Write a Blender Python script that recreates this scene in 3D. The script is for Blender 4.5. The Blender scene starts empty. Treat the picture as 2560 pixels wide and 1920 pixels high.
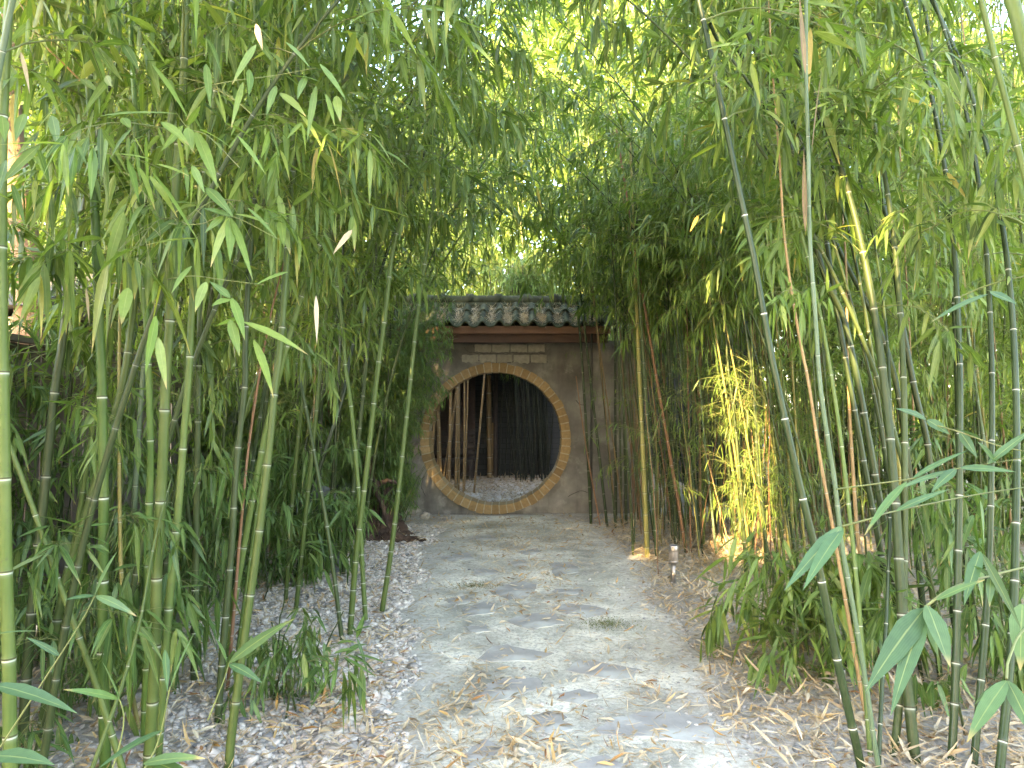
import bpy, bmesh, math, random
import numpy as np
from mathutils import Vector, Matrix, Euler

R = random.Random(11)
rng = np.random.default_rng(11)
PI = math.pi
C = bpy.context.scene.collection

# ------------------------------------------------------------------ camera
F, CX, CY = 1844.0, 1280.0, 960.0
PITCH = math.radians(1.74)
EYE = np.array([0.0, 0.0, 1.5])
_fw = np.array([0, math.cos(PITCH), math.sin(PITCH)])
_up = np.array([0, -math.sin(PITCH), math.cos(PITCH)])
_rt = np.array([1.0, 0, 0])


def ray(px, py):
    return _rt * ((px - CX) / F) - _up * ((py - CY) / F) + _fw


def at(px, py, Y):
    d = ray(px, py)
    return EYE + d * (Y / d[1])


def onground(px, py, z=0.0):
    d = ray(px, py)
    return EYE + d * ((z - EYE[2]) / d[2])


SUN = np.array([-0.36, -0.80, 0.44])
SUN /= np.linalg.norm(SUN)
# sun gaps carved through the foliage and the added leaf screens: point, radius
LANES = [((2.1, 6.7, .95), .36), ((3.1, 6.7, .95), .22), ((2.1, 6.7, .45), .36), ((3.1, 6.7, .45), .2), ((2.05, 6.7, 1.45), .3), ((1.8, 6.6, .7), .26),
         ((-1.1, 10.3, .5), .15), ((-1.33, 10.3, .95), .10), ((-.95, 9.6, 0), .14), ((-.5, 9.7, 0), .12),
         ((-.98, 10.3, 1.98), .085), ((-.9, 10.3, 2.24), .06), ((-1.1, 10.3, 2.12), .05), ((-.78, 10.3, 2.25), .05), ((-1.02, 10.3, 1.83), .05),
         ((-1.25, 9.9, 2.8), .2), ((-.85, 2.9, 2.75), .2), ((-.65, 2.7, 2.45), .12),
         ((-1.75, 3.0, 2.85), .07), ((-1.7, 3.0, 2.2), .07), ((-1.35, 3.0, 1.95), .08), ((.75, 9.0, 0), .2), ((1.1, 8.6, 0), .14),
         ((-2.4, 6.0, 2.9), .3), ((-3.6, 9.0, 2.6), .5), ((-5.0, 9.0, 2.4), .6), ((-1.6, 12.5, 3.4), .45), ((-1.0, 13.0, 4.2), .4), ((-2.3, 12.5, 3.0), .4),
         ((1.9, 5.6, 2.2), .15), ((1.45, 5.5, 2.45), .18), ((2.6, 5.2, 1.5), .12)]


def lane_dist(P, t):
    d = P - np.array(t)
    s = d @ SUN
    return np.linalg.norm(d - s[:, None] * SUN, axis=1), s


# ------------------------------------------------------------------ scene helpers
def thing(name, label, cat, loc=(0, 0, 0), group=None, kind=None):
    o = bpy.data.objects.new(name, None)
    C.objects.link(o)
    o.location = loc
    o.empty_display_size = 0.1
    return tag(o, label, cat, group, kind)


def tag(o, label, cat, group=None, kind=None):
    o['label'] = label
    o['category'] = cat
    if group:
        o['group'] = group
    if kind:
        o['kind'] = kind
    return o


def obj(name, me, parent=None, loc=(0, 0, 0), label=None):
    o = bpy.data.objects.new(name, me)
    C.objects.link(o)
    o.location = loc
    if parent is not None:
        o.parent = parent
    if label:
        o['label'] = label
    return o


LEAFY = set()


class MB:
    """collects vertex / face arrays and links them as one mesh"""

    def __init__(self):
        self.v, self.f, self.m, self.t, self.n = [], [], [], [], 0
        self.uv = []

    def add(self, V, Fc, tone=0.5, mat=0, uv=None):
        V = np.asarray(V, dtype=np.float64).reshape(-1, 3)
        Fc = np.asarray(Fc, dtype=np.int64)
        self.v.append(V)
        self.f.append(Fc + self.n)
        self.m.append(np.full(len(Fc), mat, dtype=np.int32))
        self.t.append(np.broadcast_to(np.asarray(tone, dtype=np.float64), (len(V),)))
        self.uv.append(np.full((len(V), 3), .5) if uv is None else uv)
        self.n += len(V)

    def box(self, lo, hi, tone=0.5, mat=0, jit=0.0):
        x0, y0, z0 = lo
        x1, y1, z1 = hi
        V = np.array([[x0, y0, z0], [x1, y0, z0], [x1, y1, z0], [x0, y1, z0], [x0, y0, z1], [x1, y0, z1], [x1, y1, z1], [x0, y1, z1]], float)
        if jit:
            V += rng.normal(0, jit, V.shape)
        self.add(V, [[3, 2, 1, 0], [4, 5, 6, 7], [0, 1, 5, 4], [1, 2, 6, 5], [2, 3, 7, 6], [3, 0, 4, 7]], tone, mat)

    def tube(self, pts, rad, sides=6, tone=0.5, mat=0, cap=False):
        pts = np.asarray(pts, float)
        n = len(pts)
        rad = np.broadcast_to(np.asarray(rad, float), (n,))
        T = np.gradient(pts, axis=0)
        T /= np.linalg.norm(T, axis=1)[:, None] + 1e-9
        mean = T.mean(0)
        ref = np.array([1.0, 0, 0]) if abs(mean[0]) < 0.75 else np.array([0, 0, 1.0])
        A = np.cross(T, ref)
        A /= np.linalg.norm(A, axis=1)[:, None] + 1e-9
        B = np.cross(T, A)
        th = np.arange(sides) * 2 * PI / sides
        V = pts[:, None, :] + rad[:, None, None] * (np.cos(th)[None, :, None] * A[:, None, :] + np.sin(th)[None, :, None] * B[:, None, :])
        i = np.arange(n - 1)[:, None] * sides
        j = np.arange(sides)[None, :]
        k = (j + 1) % sides
        Q = np.stack([i + j, i + k, i + sides + k, i + sides + j], -1).reshape(-1, 4)
        tn = np.repeat(np.broadcast_to(np.asarray(tone, float), (n,)), sides)
        self.add(V.reshape(-1, 3), Q, tn, mat)
        if cap:
            self.add(V[-1], [list(range(sides))[::-1]], tn[-1], mat)
            self.add(V[0], [list(range(sides))], tn[0], mat)

    def build(self, name, mats, smooth=True):
        me = bpy.data.meshes.new(name)
        if not self.v:
            return me
        V = np.concatenate(self.v)
        me.vertices.add(len(V))
        me.vertices.foreach_set('co', V.astype(np.float32).ravel())
        loops = np.concatenate([f.ravel() for f in self.f])
        tot = np.concatenate([np.full(len(f), f.shape[1]) for f in self.f])
        start = np.concatenate([[0], np.cumsum(tot)[:-1]])
        me.loops.add(len(loops))
        me.loops.foreach_set('vertex_index', loops.astype(np.int32))
        me.polygons.add(len(tot))
        me.polygons.foreach_set('loop_start', start.astype(np.int32))
        for m in mats:
            me.materials.append(m)
        me.polygons.foreach_set('material_index', np.concatenate(self.m))
        me.polygons.foreach_set('use_smooth', np.full(len(tot), smooth))
        a = me.attributes.new('tone', 'FLOAT', 'POINT')
        a.data.foreach_set('value', np.concatenate(self.t).astype(np.float32))
        if any(m in LEAFY for m in mats):
            a = me.attributes.new('leafuv', 'FLOAT_VECTOR', 'POINT')
            a.data.foreach_set('vector', np.concatenate(self.uv).astype(np.float32).ravel())
        me.update(calc_edges=True)
        return me


# ------------------------------------------------------------------ materials
def new_mat(name):
    m = bpy.data.materials.new(name)
    m.use_nodes = True
    nt = m.node_tree
    return m, nt, nt.nodes['Principled BSDF']


def N(nt, typ, **kw):
    n = nt.nodes.new(typ)
    for k, v in kw.items():
        if k.startswith('i_'):
            n.inputs[k[2:].replace('_', ' ')].default_value = v
        else:
            setattr(n, k, v)
    return n


def ramp(nt, sock, stops, interp='LINEAR'):
    r = nt.nodes.new('ShaderNodeValToRGB')
    r.color_ramp.interpolation = interp
    e = r.color_ramp.elements
    while len(e) < len(stops):
        e.new(0.5)
    for i, (p, c) in enumerate(stops):
        e[i].position = p
        e[i].color = (c[0], c[1], c[2], 1)
    nt.links.new(sock, r.inputs['Fac'])
    return r.outputs['Color']


def mixc(nt, fac, a, b, typ='MIX'):
    n = nt.nodes.new('ShaderNodeMix')
    n.data_type = 'RGBA'
    n.blend_type = typ
    for s, v in ((n.inputs[0], fac), (n.inputs[6], a), (n.inputs[7], b)):
        if hasattr(v, 'links'):
            nt.links.new(v, s)
        elif isinstance(v, tuple):
            s.default_value = (v[0], v[1], v[2], 1)
        else:
            s.default_value = v
    return n.outputs[2]


def noise(nt, scale, detail=4, rough=.55, vec=None, typ=None):
    n = N(nt, 'ShaderNodeTexNoise')
    n.inputs['Scale'].default_value = scale
    n.inputs['Detail'].default_value = detail
    n.inputs['Roughness'].default_value = rough
    if vec is not None:
        nt.links.new(vec, n.inputs['Vector'])
    return n.outputs['Fac']


def objco(nt):
    return nt.nodes.new('ShaderNodeTexCoord').outputs['Object']


def bump(nt, b, sock, strength, dist=.01):
    n = nt.nodes.new('ShaderNodeBump')
    n.inputs['Strength'].default_value = strength
    n.inputs['Distance'].default_value = dist
    nt.links.new(sock, n.inputs['Height'])
    nt.links.new(n.outputs['Normal'], b.inputs['Normal'])


def tone_attr(nt):
    a = nt.nodes.new('ShaderNodeAttribute')
    a.attribute_name = 'tone'
    return a.outputs['Fac']


def leaf_mat(name, stops, trans=.38, rough=.36, tcol=(1.6, 1.65, .7)):
    m, nt, b = new_mat(name)
    col = ramp(nt, tone_attr(nt), stops)
    oi = nt.nodes.new('ShaderNodeObjectInfo')
    hsv = nt.nodes.new('ShaderNodeHueSaturation')
    mr = N(nt, 'ShaderNodeMapRange')
    mr.inputs['To Min'].default_value = .82
    mr.inputs['To Max'].default_value = 1.2
    nt.links.new(oi.outputs['Random'], mr.inputs['Value'])
    nt.links.new(mr.outputs[0], hsv.inputs['Value'])
    nt.links.new(col, hsv.inputs['Color'])
    nz = noise(nt, 60, 2, .5, objco(nt))
    col2 = mixc(nt, .35, hsv.outputs[0], ramp(nt, nz, [(.3, (.55, .55, .55)), (.7, (1, 1, 1))]), 'MULTIPLY')
    at_ = nt.nodes.new('ShaderNodeAttribute')
    at_.attribute_name = 'leafuv'
    sp_ = nt.nodes.new('ShaderNodeSeparateXYZ')
    nt.links.new(at_.outputs['Vector'], sp_.inputs[0])

    def mth(op, a, bb=None):
        n_ = nt.nodes.new('ShaderNodeMath')
        n_.operation = op
        for i_, v_ in enumerate((a, bb)):
            if v_ is None:
                continue
            if hasattr(v_, 'links'):
                nt.links.new(v_, n_.inputs[i_])
            else:
                n_.inputs[i_].default_value = v_
        return n_.outputs[0]
    ab = mth('ABSOLUTE', sp_.outputs[0])
    vein = mth('MULTIPLY_ADD', mth('SINE', mth('MULTIPLY', ab, 34.0)), .5)
    nt.nodes[-1].inputs[2].default_value = .5
    col2 = mixc(nt, .30, col2, ramp(nt, vein, [(0, (.62, .66, .6)), (1, (1.1, 1.08, 1.05))]), 'MULTIPLY')
    col2 = mixc(nt, ramp(nt, ab, [(.03, (.55, .55, .55)), (.10, (0, 0, 0))]), col2, (.26, .30, .11))
    tipf = mth('MULTIPLY', ramp(nt, sp_.outputs[1], [(.80, (0, 0, 0)), (.97, (1, 1, 1))]), ramp(nt, tone_attr(nt), [(.58, (0, 0, 0)), (.70, (.9, .9, .9))]))
    col2 = mixc(nt, tipf, col2, (.38, .27, .12))
    nt.links.new(col2, b.inputs['Base Color'])
    b.inputs['Roughness'].default_value = rough
    b.inputs['Specular IOR Level'].default_value = .32
    bump(nt, b, vein, .15, .001)
    LEAFY.add(m)
    tr = nt.nodes.new('ShaderNodeBsdfTranslucent')
    nt.links.new(mixc(nt, 1.0, col2, tcol, 'MULTIPLY'), tr.inputs['Color'])
    mx = nt.nodes.new('ShaderNodeMixShader')
    mx.inputs[0].default_value = trans
    nt.links.new(b.outputs[0], mx.inputs[1])
    nt.links.new(tr.outputs[0], mx.inputs[2])
    nt.links.new(mx.outputs[0], nt.nodes['Material Output'].inputs['Surface'])
    return m


GREEN = [(0.0, (.050, .092, .026)), (.3, (.092, .155, .038)), (.6, (.140, .212, .052)), (.82, (.205, .26, .064)), (.91, (.27, .30, .06)), (.955, (.40, .33, .10)), (1.0, (.46, .33, .17))]
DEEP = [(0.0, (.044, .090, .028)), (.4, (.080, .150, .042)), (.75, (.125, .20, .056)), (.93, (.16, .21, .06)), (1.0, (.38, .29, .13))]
M = {}
M['leaf'] = leaf_mat('bamboo_leaf_green', GREEN)
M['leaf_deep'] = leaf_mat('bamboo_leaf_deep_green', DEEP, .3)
M['leaf_near'] = leaf_mat('bamboo_leaf_broad', [(0, (.050, .105, .046)), (.6, (.078, .148, .062)), (1, (.12, .19, .072))], .3, .42)
M['shrub_leaf'] = leaf_mat('broad_leaf', [(0, (.02, .055, .015)), (1, (.06, .12, .03))], .2, .35)
M['dry_leaf'] = leaf_mat('dry_bamboo_leaf', [(0, (.18, .115, .065)), (.25, (.34, .235, .14)), (.5, (.46, .36, .235)), (.75, (.60, .51, .38)), (.93, (.52, .32, .11)), (1, (.22, .08, .035))], .15, .65, (1, .8, .5))
M['sheath'] = leaf_mat('papery_culm_sheath', [(0, (.15, .105, .062)), (1, (.22, .165, .105))], .25, .6, (1.1, .9, .6))


def culm_mat(name, base, dark, pale, rough=.42):
    m, nt, b = new_mat(name)
    co = objco(nt)
    mp = nt.nodes.new('ShaderNodeMapping')
    mp.inputs['Scale'].default_value = (60, 60, 2.2)
    nt.links.new(co, mp.inputs['Vector'])
    st = noise(nt, 1.0, 4, .6, mp.outputs[0])
    bl = noise(nt, 3.0, 3, .6, co)
    c = mixc(nt, ramp(nt, st, [(.3, (0, 0, 0)), (.7, (1, 1, 1))]), dark, base)
    c = mixc(nt, ramp(nt, bl, [(.45, (0, 0, 0)), (.8, (.75, .75, .75))]), c, pale)
    c = mixc(nt, ramp(nt, noise(nt, 55, 4, .7, co), [(.58, (0, 0, 0)), (.72, (.55, .55, .55))]), c, (.05, .05, .035))
    t = tone_attr(nt)
    c = mixc(nt, ramp(nt, t, [(.55, (0, 0, 0)), (.95, (.85, .85, .85))]), c, (.62, .64, .56))
    c = mixc(nt, ramp(nt, t, [(.05, (.9, .9, .9)), (.45, (0, 0, 0))]), c, (.045, .035, .022))
    oi = nt.nodes.new('ShaderNodeObjectInfo')
    hsv = nt.nodes.new('ShaderNodeHueSaturation')
    mr = N(nt, 'ShaderNodeMapRange')
    mr.inputs['To Min'].default_value = .75
    mr.inputs['To Max'].default_value = 1.2
    nt.links.new(oi.outputs['Random'], mr.inputs['Value'])
    nt.links.new(mr.outputs[0], hsv.inputs['Value'])
    nt.links.new(c, hsv.inputs['Color'])
    nt.links.new(hsv.outputs[0], b.inputs['Base Color'])
    b.inputs['Roughness'].default_value = rough
    b.inputs['Specular IOR Level'].default_value = .22
    bump(nt, b, st, .12, .003)
    return m


M['c_green'] = culm_mat('culm_green', (.076, .112, .028), (.056, .086, .020), (.112, .138, .046))
M['c_bright'] = culm_mat('culm_bright_green', (.066, .124, .026), (.05, .098, .02), (.125, .16, .046))
M['c_olive'] = culm_mat('culm_olive', (.046, .068, .022), (.030, .046, .016), (.070, .085, .036))
M['c_dark'] = culm_mat('culm_dark_green', (.026, .044, .017), (.018, .030, .012), (.05, .066, .03), .27)
M['c_black'] = culm_mat('culm_black', (.022, .026, .02), (.012, .014, .012), (.045, .05, .035), .3)
M['c_pole'] = culm_mat('culm_weathered_tan', (.17, .112, .052), (.12, .078, .036), (.21, .15, .08), .5)
M['c_tan'] = culm_mat('culm_tan', (.30, .20, .095), (.22, .14, .065), (.34, .25, .14), .5)
M['c_yellow'] = culm_mat('culm_yellow', (.25, .22, .07), (.19, .17, .05), (.28, .25, .11))
M['c_pale'] = culm_mat('culm_pale_bluegreen', (.10, .145, .085), (.08, .12, .066), (.155, .195, .14))
M['c_brown'] = culm_mat('culm_brown', (.22, .115, .06), (.14, .07, .04), (.28, .17, .1), .55)
M['twig'] = culm_mat('bamboo_twig', (.13, .16, .05), (.10, .12, .04), (.22, .2, .09))


def simple(name, stops, scale, rough=.8, bs=.3, bd=.01, detail=6, extra=None):
    m, nt, b = new_mat(name)
    co = objco(nt)
    nz = noise(nt, scale, detail, .6, co)
    c = ramp(nt, nz, stops)
    if extra:
        sc2, fac_stops, col = extra
        c = mixc(nt, ramp(nt, noise(nt, sc2, 5, .6, co), fac_stops), c, col)
    nt.links.new(c, b.inputs['Base Color'])
    b.inputs['Roughness'].default_value = rough
    bump(nt, b, noise(nt, scale * 6, 4, .6, co), bs, bd)
    return m


def toned(name, stops, rough=.85, nscale=30, bs=.3, bd=.004):
    """colour from the per-piece tone, roughened by noise"""
    m, nt, b = new_mat(name)
    co = objco(nt)
    c = ramp(nt, tone_attr(nt), stops)
    nz = noise(nt, nscale, 5, .65, co)
    c = mixc(nt, .6, c, ramp(nt, nz, [(.3, (.55, .55, .55)), (.7, (1.15, 1.15, 1.15))]), 'MULTIPLY')
    nt.links.new(c, b.inputs['Base Color'])
    b.inputs['Roughness'].default_value = rough
    bump(nt, b, nz, bs, bd)
    return m


M['plaster'] = simple('weathered_plaster', [(.34, (0.0680, 0.0620, 0.0530)), (.44, (0.1200, 0.1100, 0.0950)), (.52, (0.1800, 0.1660, 0.1440)), (.62, (0.2800, 0.2600, 0.2300))], 1.7, .9, .35, .012, 8,
                      (.8, [(.4, (0, 0, 0)), (.62, (.8, .8, .8))], (.095, .092, .086)))
_nt = M['plaster'].node_tree
_b = _nt.nodes['Principled BSDF']
_src = _b.inputs['Base Color'].links[0].from_socket
_co = objco(_nt)
_mp = _nt.nodes.new('ShaderNodeMapping')
_mp.inputs['Scale'].default_value = (5, 5, .7)
_nt.links.new(_co, _mp.inputs['Vector'])
_c = mixc(_nt, ramp(_nt, noise(_nt, 1.0, 6, .65, _mp.outputs[0]), [(.50, (0, 0, 0)), (.68, (.55, .55, .55))]), _src, (.06, .055, .048))
_c = mixc(_nt, ramp(_nt, noise(_nt, 3.6, 9, .7, _co), [(.55, (0, 0, 0)), (.66, (.7, .7, .7))]), _c, (.27, .255, .23))
_nt.links.new(_c, _b.inputs['Base Color'])
M['ringbrick'] = toned('tan_ring_brick', [(0, (0.1944, 0.1215, 0.0518)), (.5, (0.2819, 0.1845, 0.0821)), (1, (0.3596, 0.2565, 0.1382))], .85, 25)
M['mortar'] = simple('ring_mortar', [(.3, (0.2632, 0.2145, 0.1365)), (.7, (0.3900, 0.3315, 0.2438))], 20, .9)
M['block'] = toned('pale_wall_block', [(0, (0.2170, 0.2007, 0.1628)), (1, (0.3363, 0.3147, 0.2604))], .9, 18, .5, .006)
M['crack'] = simple('dark_crack', [(.3, (.04, .035, .03)), (.7, (.08, .07, .06))], 20)
M['tile'] = simple('mossy_roof_tile', [(.3, (0.0270, 0.0280, 0.0180)), (.5, (0.0580, 0.0610, 0.0370)), (.7, (0.1050, 0.1080, 0.0620))], 6, 1.0, .4, .006, 7,
                   (3.2, [(.45, (0, 0, 0)), (.65, (.7, .7, .7))], (.042, .05, .024)))
M['tile'].node_tree.nodes['Principled BSDF'].inputs['Specular IOR Level'].default_value = .12
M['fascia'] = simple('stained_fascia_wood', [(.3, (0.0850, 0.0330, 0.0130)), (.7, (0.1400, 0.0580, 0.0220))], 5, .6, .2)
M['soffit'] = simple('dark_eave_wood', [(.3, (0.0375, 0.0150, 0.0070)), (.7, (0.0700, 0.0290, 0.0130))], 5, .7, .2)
M['stump'] = simple('rotten_wood', [(.3, (.018, .010, .007)), (.5, (.055, .030, .02)), (.75, (.16, .10, .065))], 7, .9, .9, .03, 8)
M['statue'] = simple('grey_statue_stone', [(.3, (0.0521, 0.0522, 0.0538)), (.7, (0.0967, 0.0972, 0.0974))], 12, .85, .3)
M['rock'] = simple('pale_rock', [(.3, (.20, .165, .13)), (.55, (.36, .32, .27)), (.8, (.48, .45, .39))], 7, .9, .8, .02, 8)
M['rock_dark'] = simple('dark_rock', [(.3, (.10, .10, .10)), (.7, (.23, .23, .22))], 9, .9, .6, .01)
M['flag'] = simple('bluish_flagstone', [(.3, (.215, .200, .178)), (.55, (.295, .277, .248)), (.75, (.39, .37, .33))], 4.5, .8, .5, .006, 8,
                   (3.3, [(.48, (0, 0, 0)), (.66, (.7, .7, .7))], (.46, .455, .40)))
M['moss'] = leaf_mat('moss', [(0, (.06, .075, .022)), (1, (.15, .16, .055))], .1, .8)
M['steel'] = None
m, nt, b = new_mat('brushed_steel')
b.inputs['Base Color'].default_value = (.34, .30, .27, 1)
b.inputs['Metallic'].default_value = .9
b.inputs['Roughness'].default_value = .38
M['steel'] = m
m, nt, b = new_mat('solar_cell')
b.inputs['Base Color'].default_value = (.02, .025, .06, 1)
b.inputs['Roughness'].default_value = .25
M['cell'] = m
m, nt, b = new_mat('lamp_lens')
nt.links.new(ramp(nt, noise(nt, 40, 2, .5, objco(nt)), [(.3, (.17, .14, .115)), (.7, (.28, .24, .20))]), b.inputs['Base Color'])
b.inputs['Roughness'].default_value = .3
M['lens'] = m
M['fence_wood'] = toned('weathered_fence_board', [(0, (.045, .028, .022)), (.5, (.13, .105, .095)), (1, (.26, .24, .225))], .85, 14)
M['siding'] = toned('pinkish_siding', [(0, (.42, .31, .24)), (1, (.55, .43, .34))], .8, 10)
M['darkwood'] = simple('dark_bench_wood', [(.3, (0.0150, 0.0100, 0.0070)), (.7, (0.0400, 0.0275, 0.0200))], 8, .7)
M['bark'] = simple('bark', [(.3, (.10, .06, .035)), (.7, (.24, .15, .09))], 9, .9, .8, .02)
M['roofing'] = simple('shed_roofing', [(.3, (.05, .05, .05)), (.7, (.10, .095, .09))], 9)

# grey brick wall of the court
m, nt, b = new_mat('grey_court_brick')
co = objco(nt)
sx = nt.nodes.new('ShaderNodeSeparateXYZ'); nt.links.new(co, sx.inputs[0])
cx = nt.nodes.new('ShaderNodeCombineXYZ'); nt.links.new(sx.outputs[0], cx.inputs[0]); nt.links.new(sx.outputs[2], cx.inputs[1])
br = N(nt, 'ShaderNodeTexBrick')
br.inputs['Scale'].default_value = 1.0
br.inputs['Brick Width'].default_value = .42
br.inputs['Row Height'].default_value = .115
br.inputs['Mortar Size'].default_value = .009
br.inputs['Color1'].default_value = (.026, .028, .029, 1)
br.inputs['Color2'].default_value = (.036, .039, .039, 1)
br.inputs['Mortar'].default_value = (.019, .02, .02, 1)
nt.links.new(cx.outputs[0], br.inputs['Vector'])
nt.links.new(br.outputs['Color'], b.inputs['Base Color'])
b.inputs['Roughness'].default_value = .85
bump(nt, b, br.outputs['Fac'], -.6, .01)
M['courtbrick'] = m

# ground: pale dusty earth with darker humus and grit
m, nt, b = new_mat('dusty_ground')
co = objco(nt)
c = ramp(nt, noise(nt, 1.3, 8, .65, co), [(.3, (.25, .22, .18)), (.5, (.39, .355, .30)), (.7, (.52, .49, .43))])
c = mixc(nt, ramp(nt, noise(nt, 28, 5, .7, co), [(.35, (.8, .8, .8)), (.55, (0, 0, 0))]), c, (.19, .155, .12))
c = mixc(nt, ramp(nt, noise(nt, 90, 3, .7, co), [(.6, (0, 0, 0)), (.72, (.7, .7, .7))]), c, (.58, .54, .47))
nt.links.new(c, b.inputs['Base Color'])
b.inputs['Roughness'].default_value = .95
bump(nt, b, noise(nt, 45, 6, .7, co), .8, .02)
M['ground'] = m

m, nt, b = new_mat('dusty_mortar_path')
co = objco(nt)
c = ramp(nt, noise(nt, 2.1, 8, .62, co), [(.36, (.27, .25, .20)), (.45, (.42, .39, .315)), (.53, (.59, .545, .44)), (.63, (.76, .705, .58))])
c = mixc(nt, ramp(nt, noise(nt, .9, 4, .6, co), [(.45, (0, 0, 0)), (.7, (.55, .55, .55))]), c, (.29, .285, .22))
c = mixc(nt, ramp(nt, noise(nt, 38, 6, .75, co), [(.38, (.75, .75, .75)), (.54, (0, 0, 0))]), c, (.21, .205, .175))
c = mixc(nt, ramp(nt, noise(nt, 75, 5, .75, co), [(.55, (0, 0, 0)), (.7, (.6, .6, .6))]), c, (.68, .66, .58))
soil = ramp(nt, noise(nt, 24, 6, .7, co), [(.35, (.25, .22, .18)), (.5, (.40, .365, .31)), (.68, (.56, .525, .46))])
ad = nt.nodes.new('ShaderNodeMath'); ad.operation = 'MULTIPLY_ADD'; ad.inputs[1].default_value = .75
nt.links.new(noise(nt, 5, 6, .7, co), ad.inputs[0]); nt.links.new(tone_attr(nt), ad.inputs[2])
c = mixc(nt, ramp(nt, ad.outputs[0], [(.42, (1, 1, 1)), (.72, (0, 0, 0))]), c, soil)
nt.links.new(c, b.inputs['Base Color'])
b.inputs['Roughness'].default_value = .95
bump(nt, b, noise(nt, 50, 6, .75, co), .7, .014)
M['path'] = m
M['pebble'] = toned('pebble', [(0, (.17, .165, .165)), (.25, (.32, .29, .255)), (.6, (.49, .435, .375)), (.85, (.66, .60, .525)), (1, (.52, .39, .31))], .75, 45, .2)

# ------------------------------------------------------------------ ground height
_g = [(R.uniform(-3, 3), R.uniform(-3, 3), R.uniform(0, 6)) for _ in range(10)]


def gz(x, y):
    x = np.asarray(x, float)
    y = np.asarray(y, float)
    s = 0
    for a, b_, p in _g:
        s = s + np.sin(a * x + b_ * y + p)
    edge = .03 * np.clip((np.abs(x - .1) - 1.1) / 1.0, 0, 1)
    return .0045 * s + edge


def grid_mesh(mb, xs, ys, zf, mat=0):
    X, Y = np.meshgrid(xs, ys)
    V = np.stack([X, Y, zf(X, Y)], -1).reshape(-1, 3)
    nx, ny = len(xs), len(ys)
    i = np.arange(ny - 1)[:, None] * nx + np.arange(nx - 1)[None, :]
    mb.add(V, np.stack([i, i + 1, i + nx + 1, i + nx], -1).reshape(-1, 4), .5, mat)


mb = MB()
xs = np.concatenate([[-300, -120, -50, -25, -15], np.arange(-10, 10.01, .125), [15, 25, 50, 120, 300]])
ys = np.concatenate([[-300, -120, -50, -20, -8, -3], np.arange(-1, 18, .125), [20, 25, 40, 80, 150, 300]])
grid_mesh(mb, xs, ys, lambda X, Y: gz(X, Y))
o = obj('ground', mb.build('ground', [M['ground']]))
o['kind'] = 'structure'
o['label'] = 'pale dusty earth under the bamboo'


def path_edges(y):
    y = np.asarray(y, float)
    l = np.interp(y, [1, 3, 4.5, 6, 8, 9.4, 10.1], [-.45, -.5, -.72, -.9, -1.02, -.95, -.8])
    r = np.interp(y, [1, 3, 4.5, 6, 8, 9.4, 10.1], [1.12, 1.12, 1.15, 1.22, 1.3, 1.1, .55])
    return l + .06 * np.sin(3.1 * y) + .05 * np.sin(7.7 * y + 1), r + .07 * np.sin(2.6 * y + 2) + .05 * np.sin(6.3 * y)


mb = MB()
py = np.arange(1.0, 10.16, .1)
L_, R_ = path_edges(py)
u = np.linspace(0, 1, 25)
Xp = L_[:, None] * (1 - u) + R_[:, None] * u
Yp = np.repeat(py[:, None], 25, 1)
V = np.stack([Xp, Yp, gz(Xp, Yp) + .006 - .012 * (np.abs(2 * u - 1) ** 14)[None, :]], -1).reshape(-1, 3)
i = np.arange(len(py) - 1)[:, None] * 25 + np.arange(24)[None, :]
mb.add(V, np.stack([i, i + 1, i + 26, i + 25], -1).reshape(-1, 4), np.tile(1 - np.abs(2 * u - 1), len(py)))
o = obj('path', mb.build('path', [M['path']]))
o['kind'] = 'structure'
o['label'] = 'dusty grey green mortar path to the moon gate'

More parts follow.
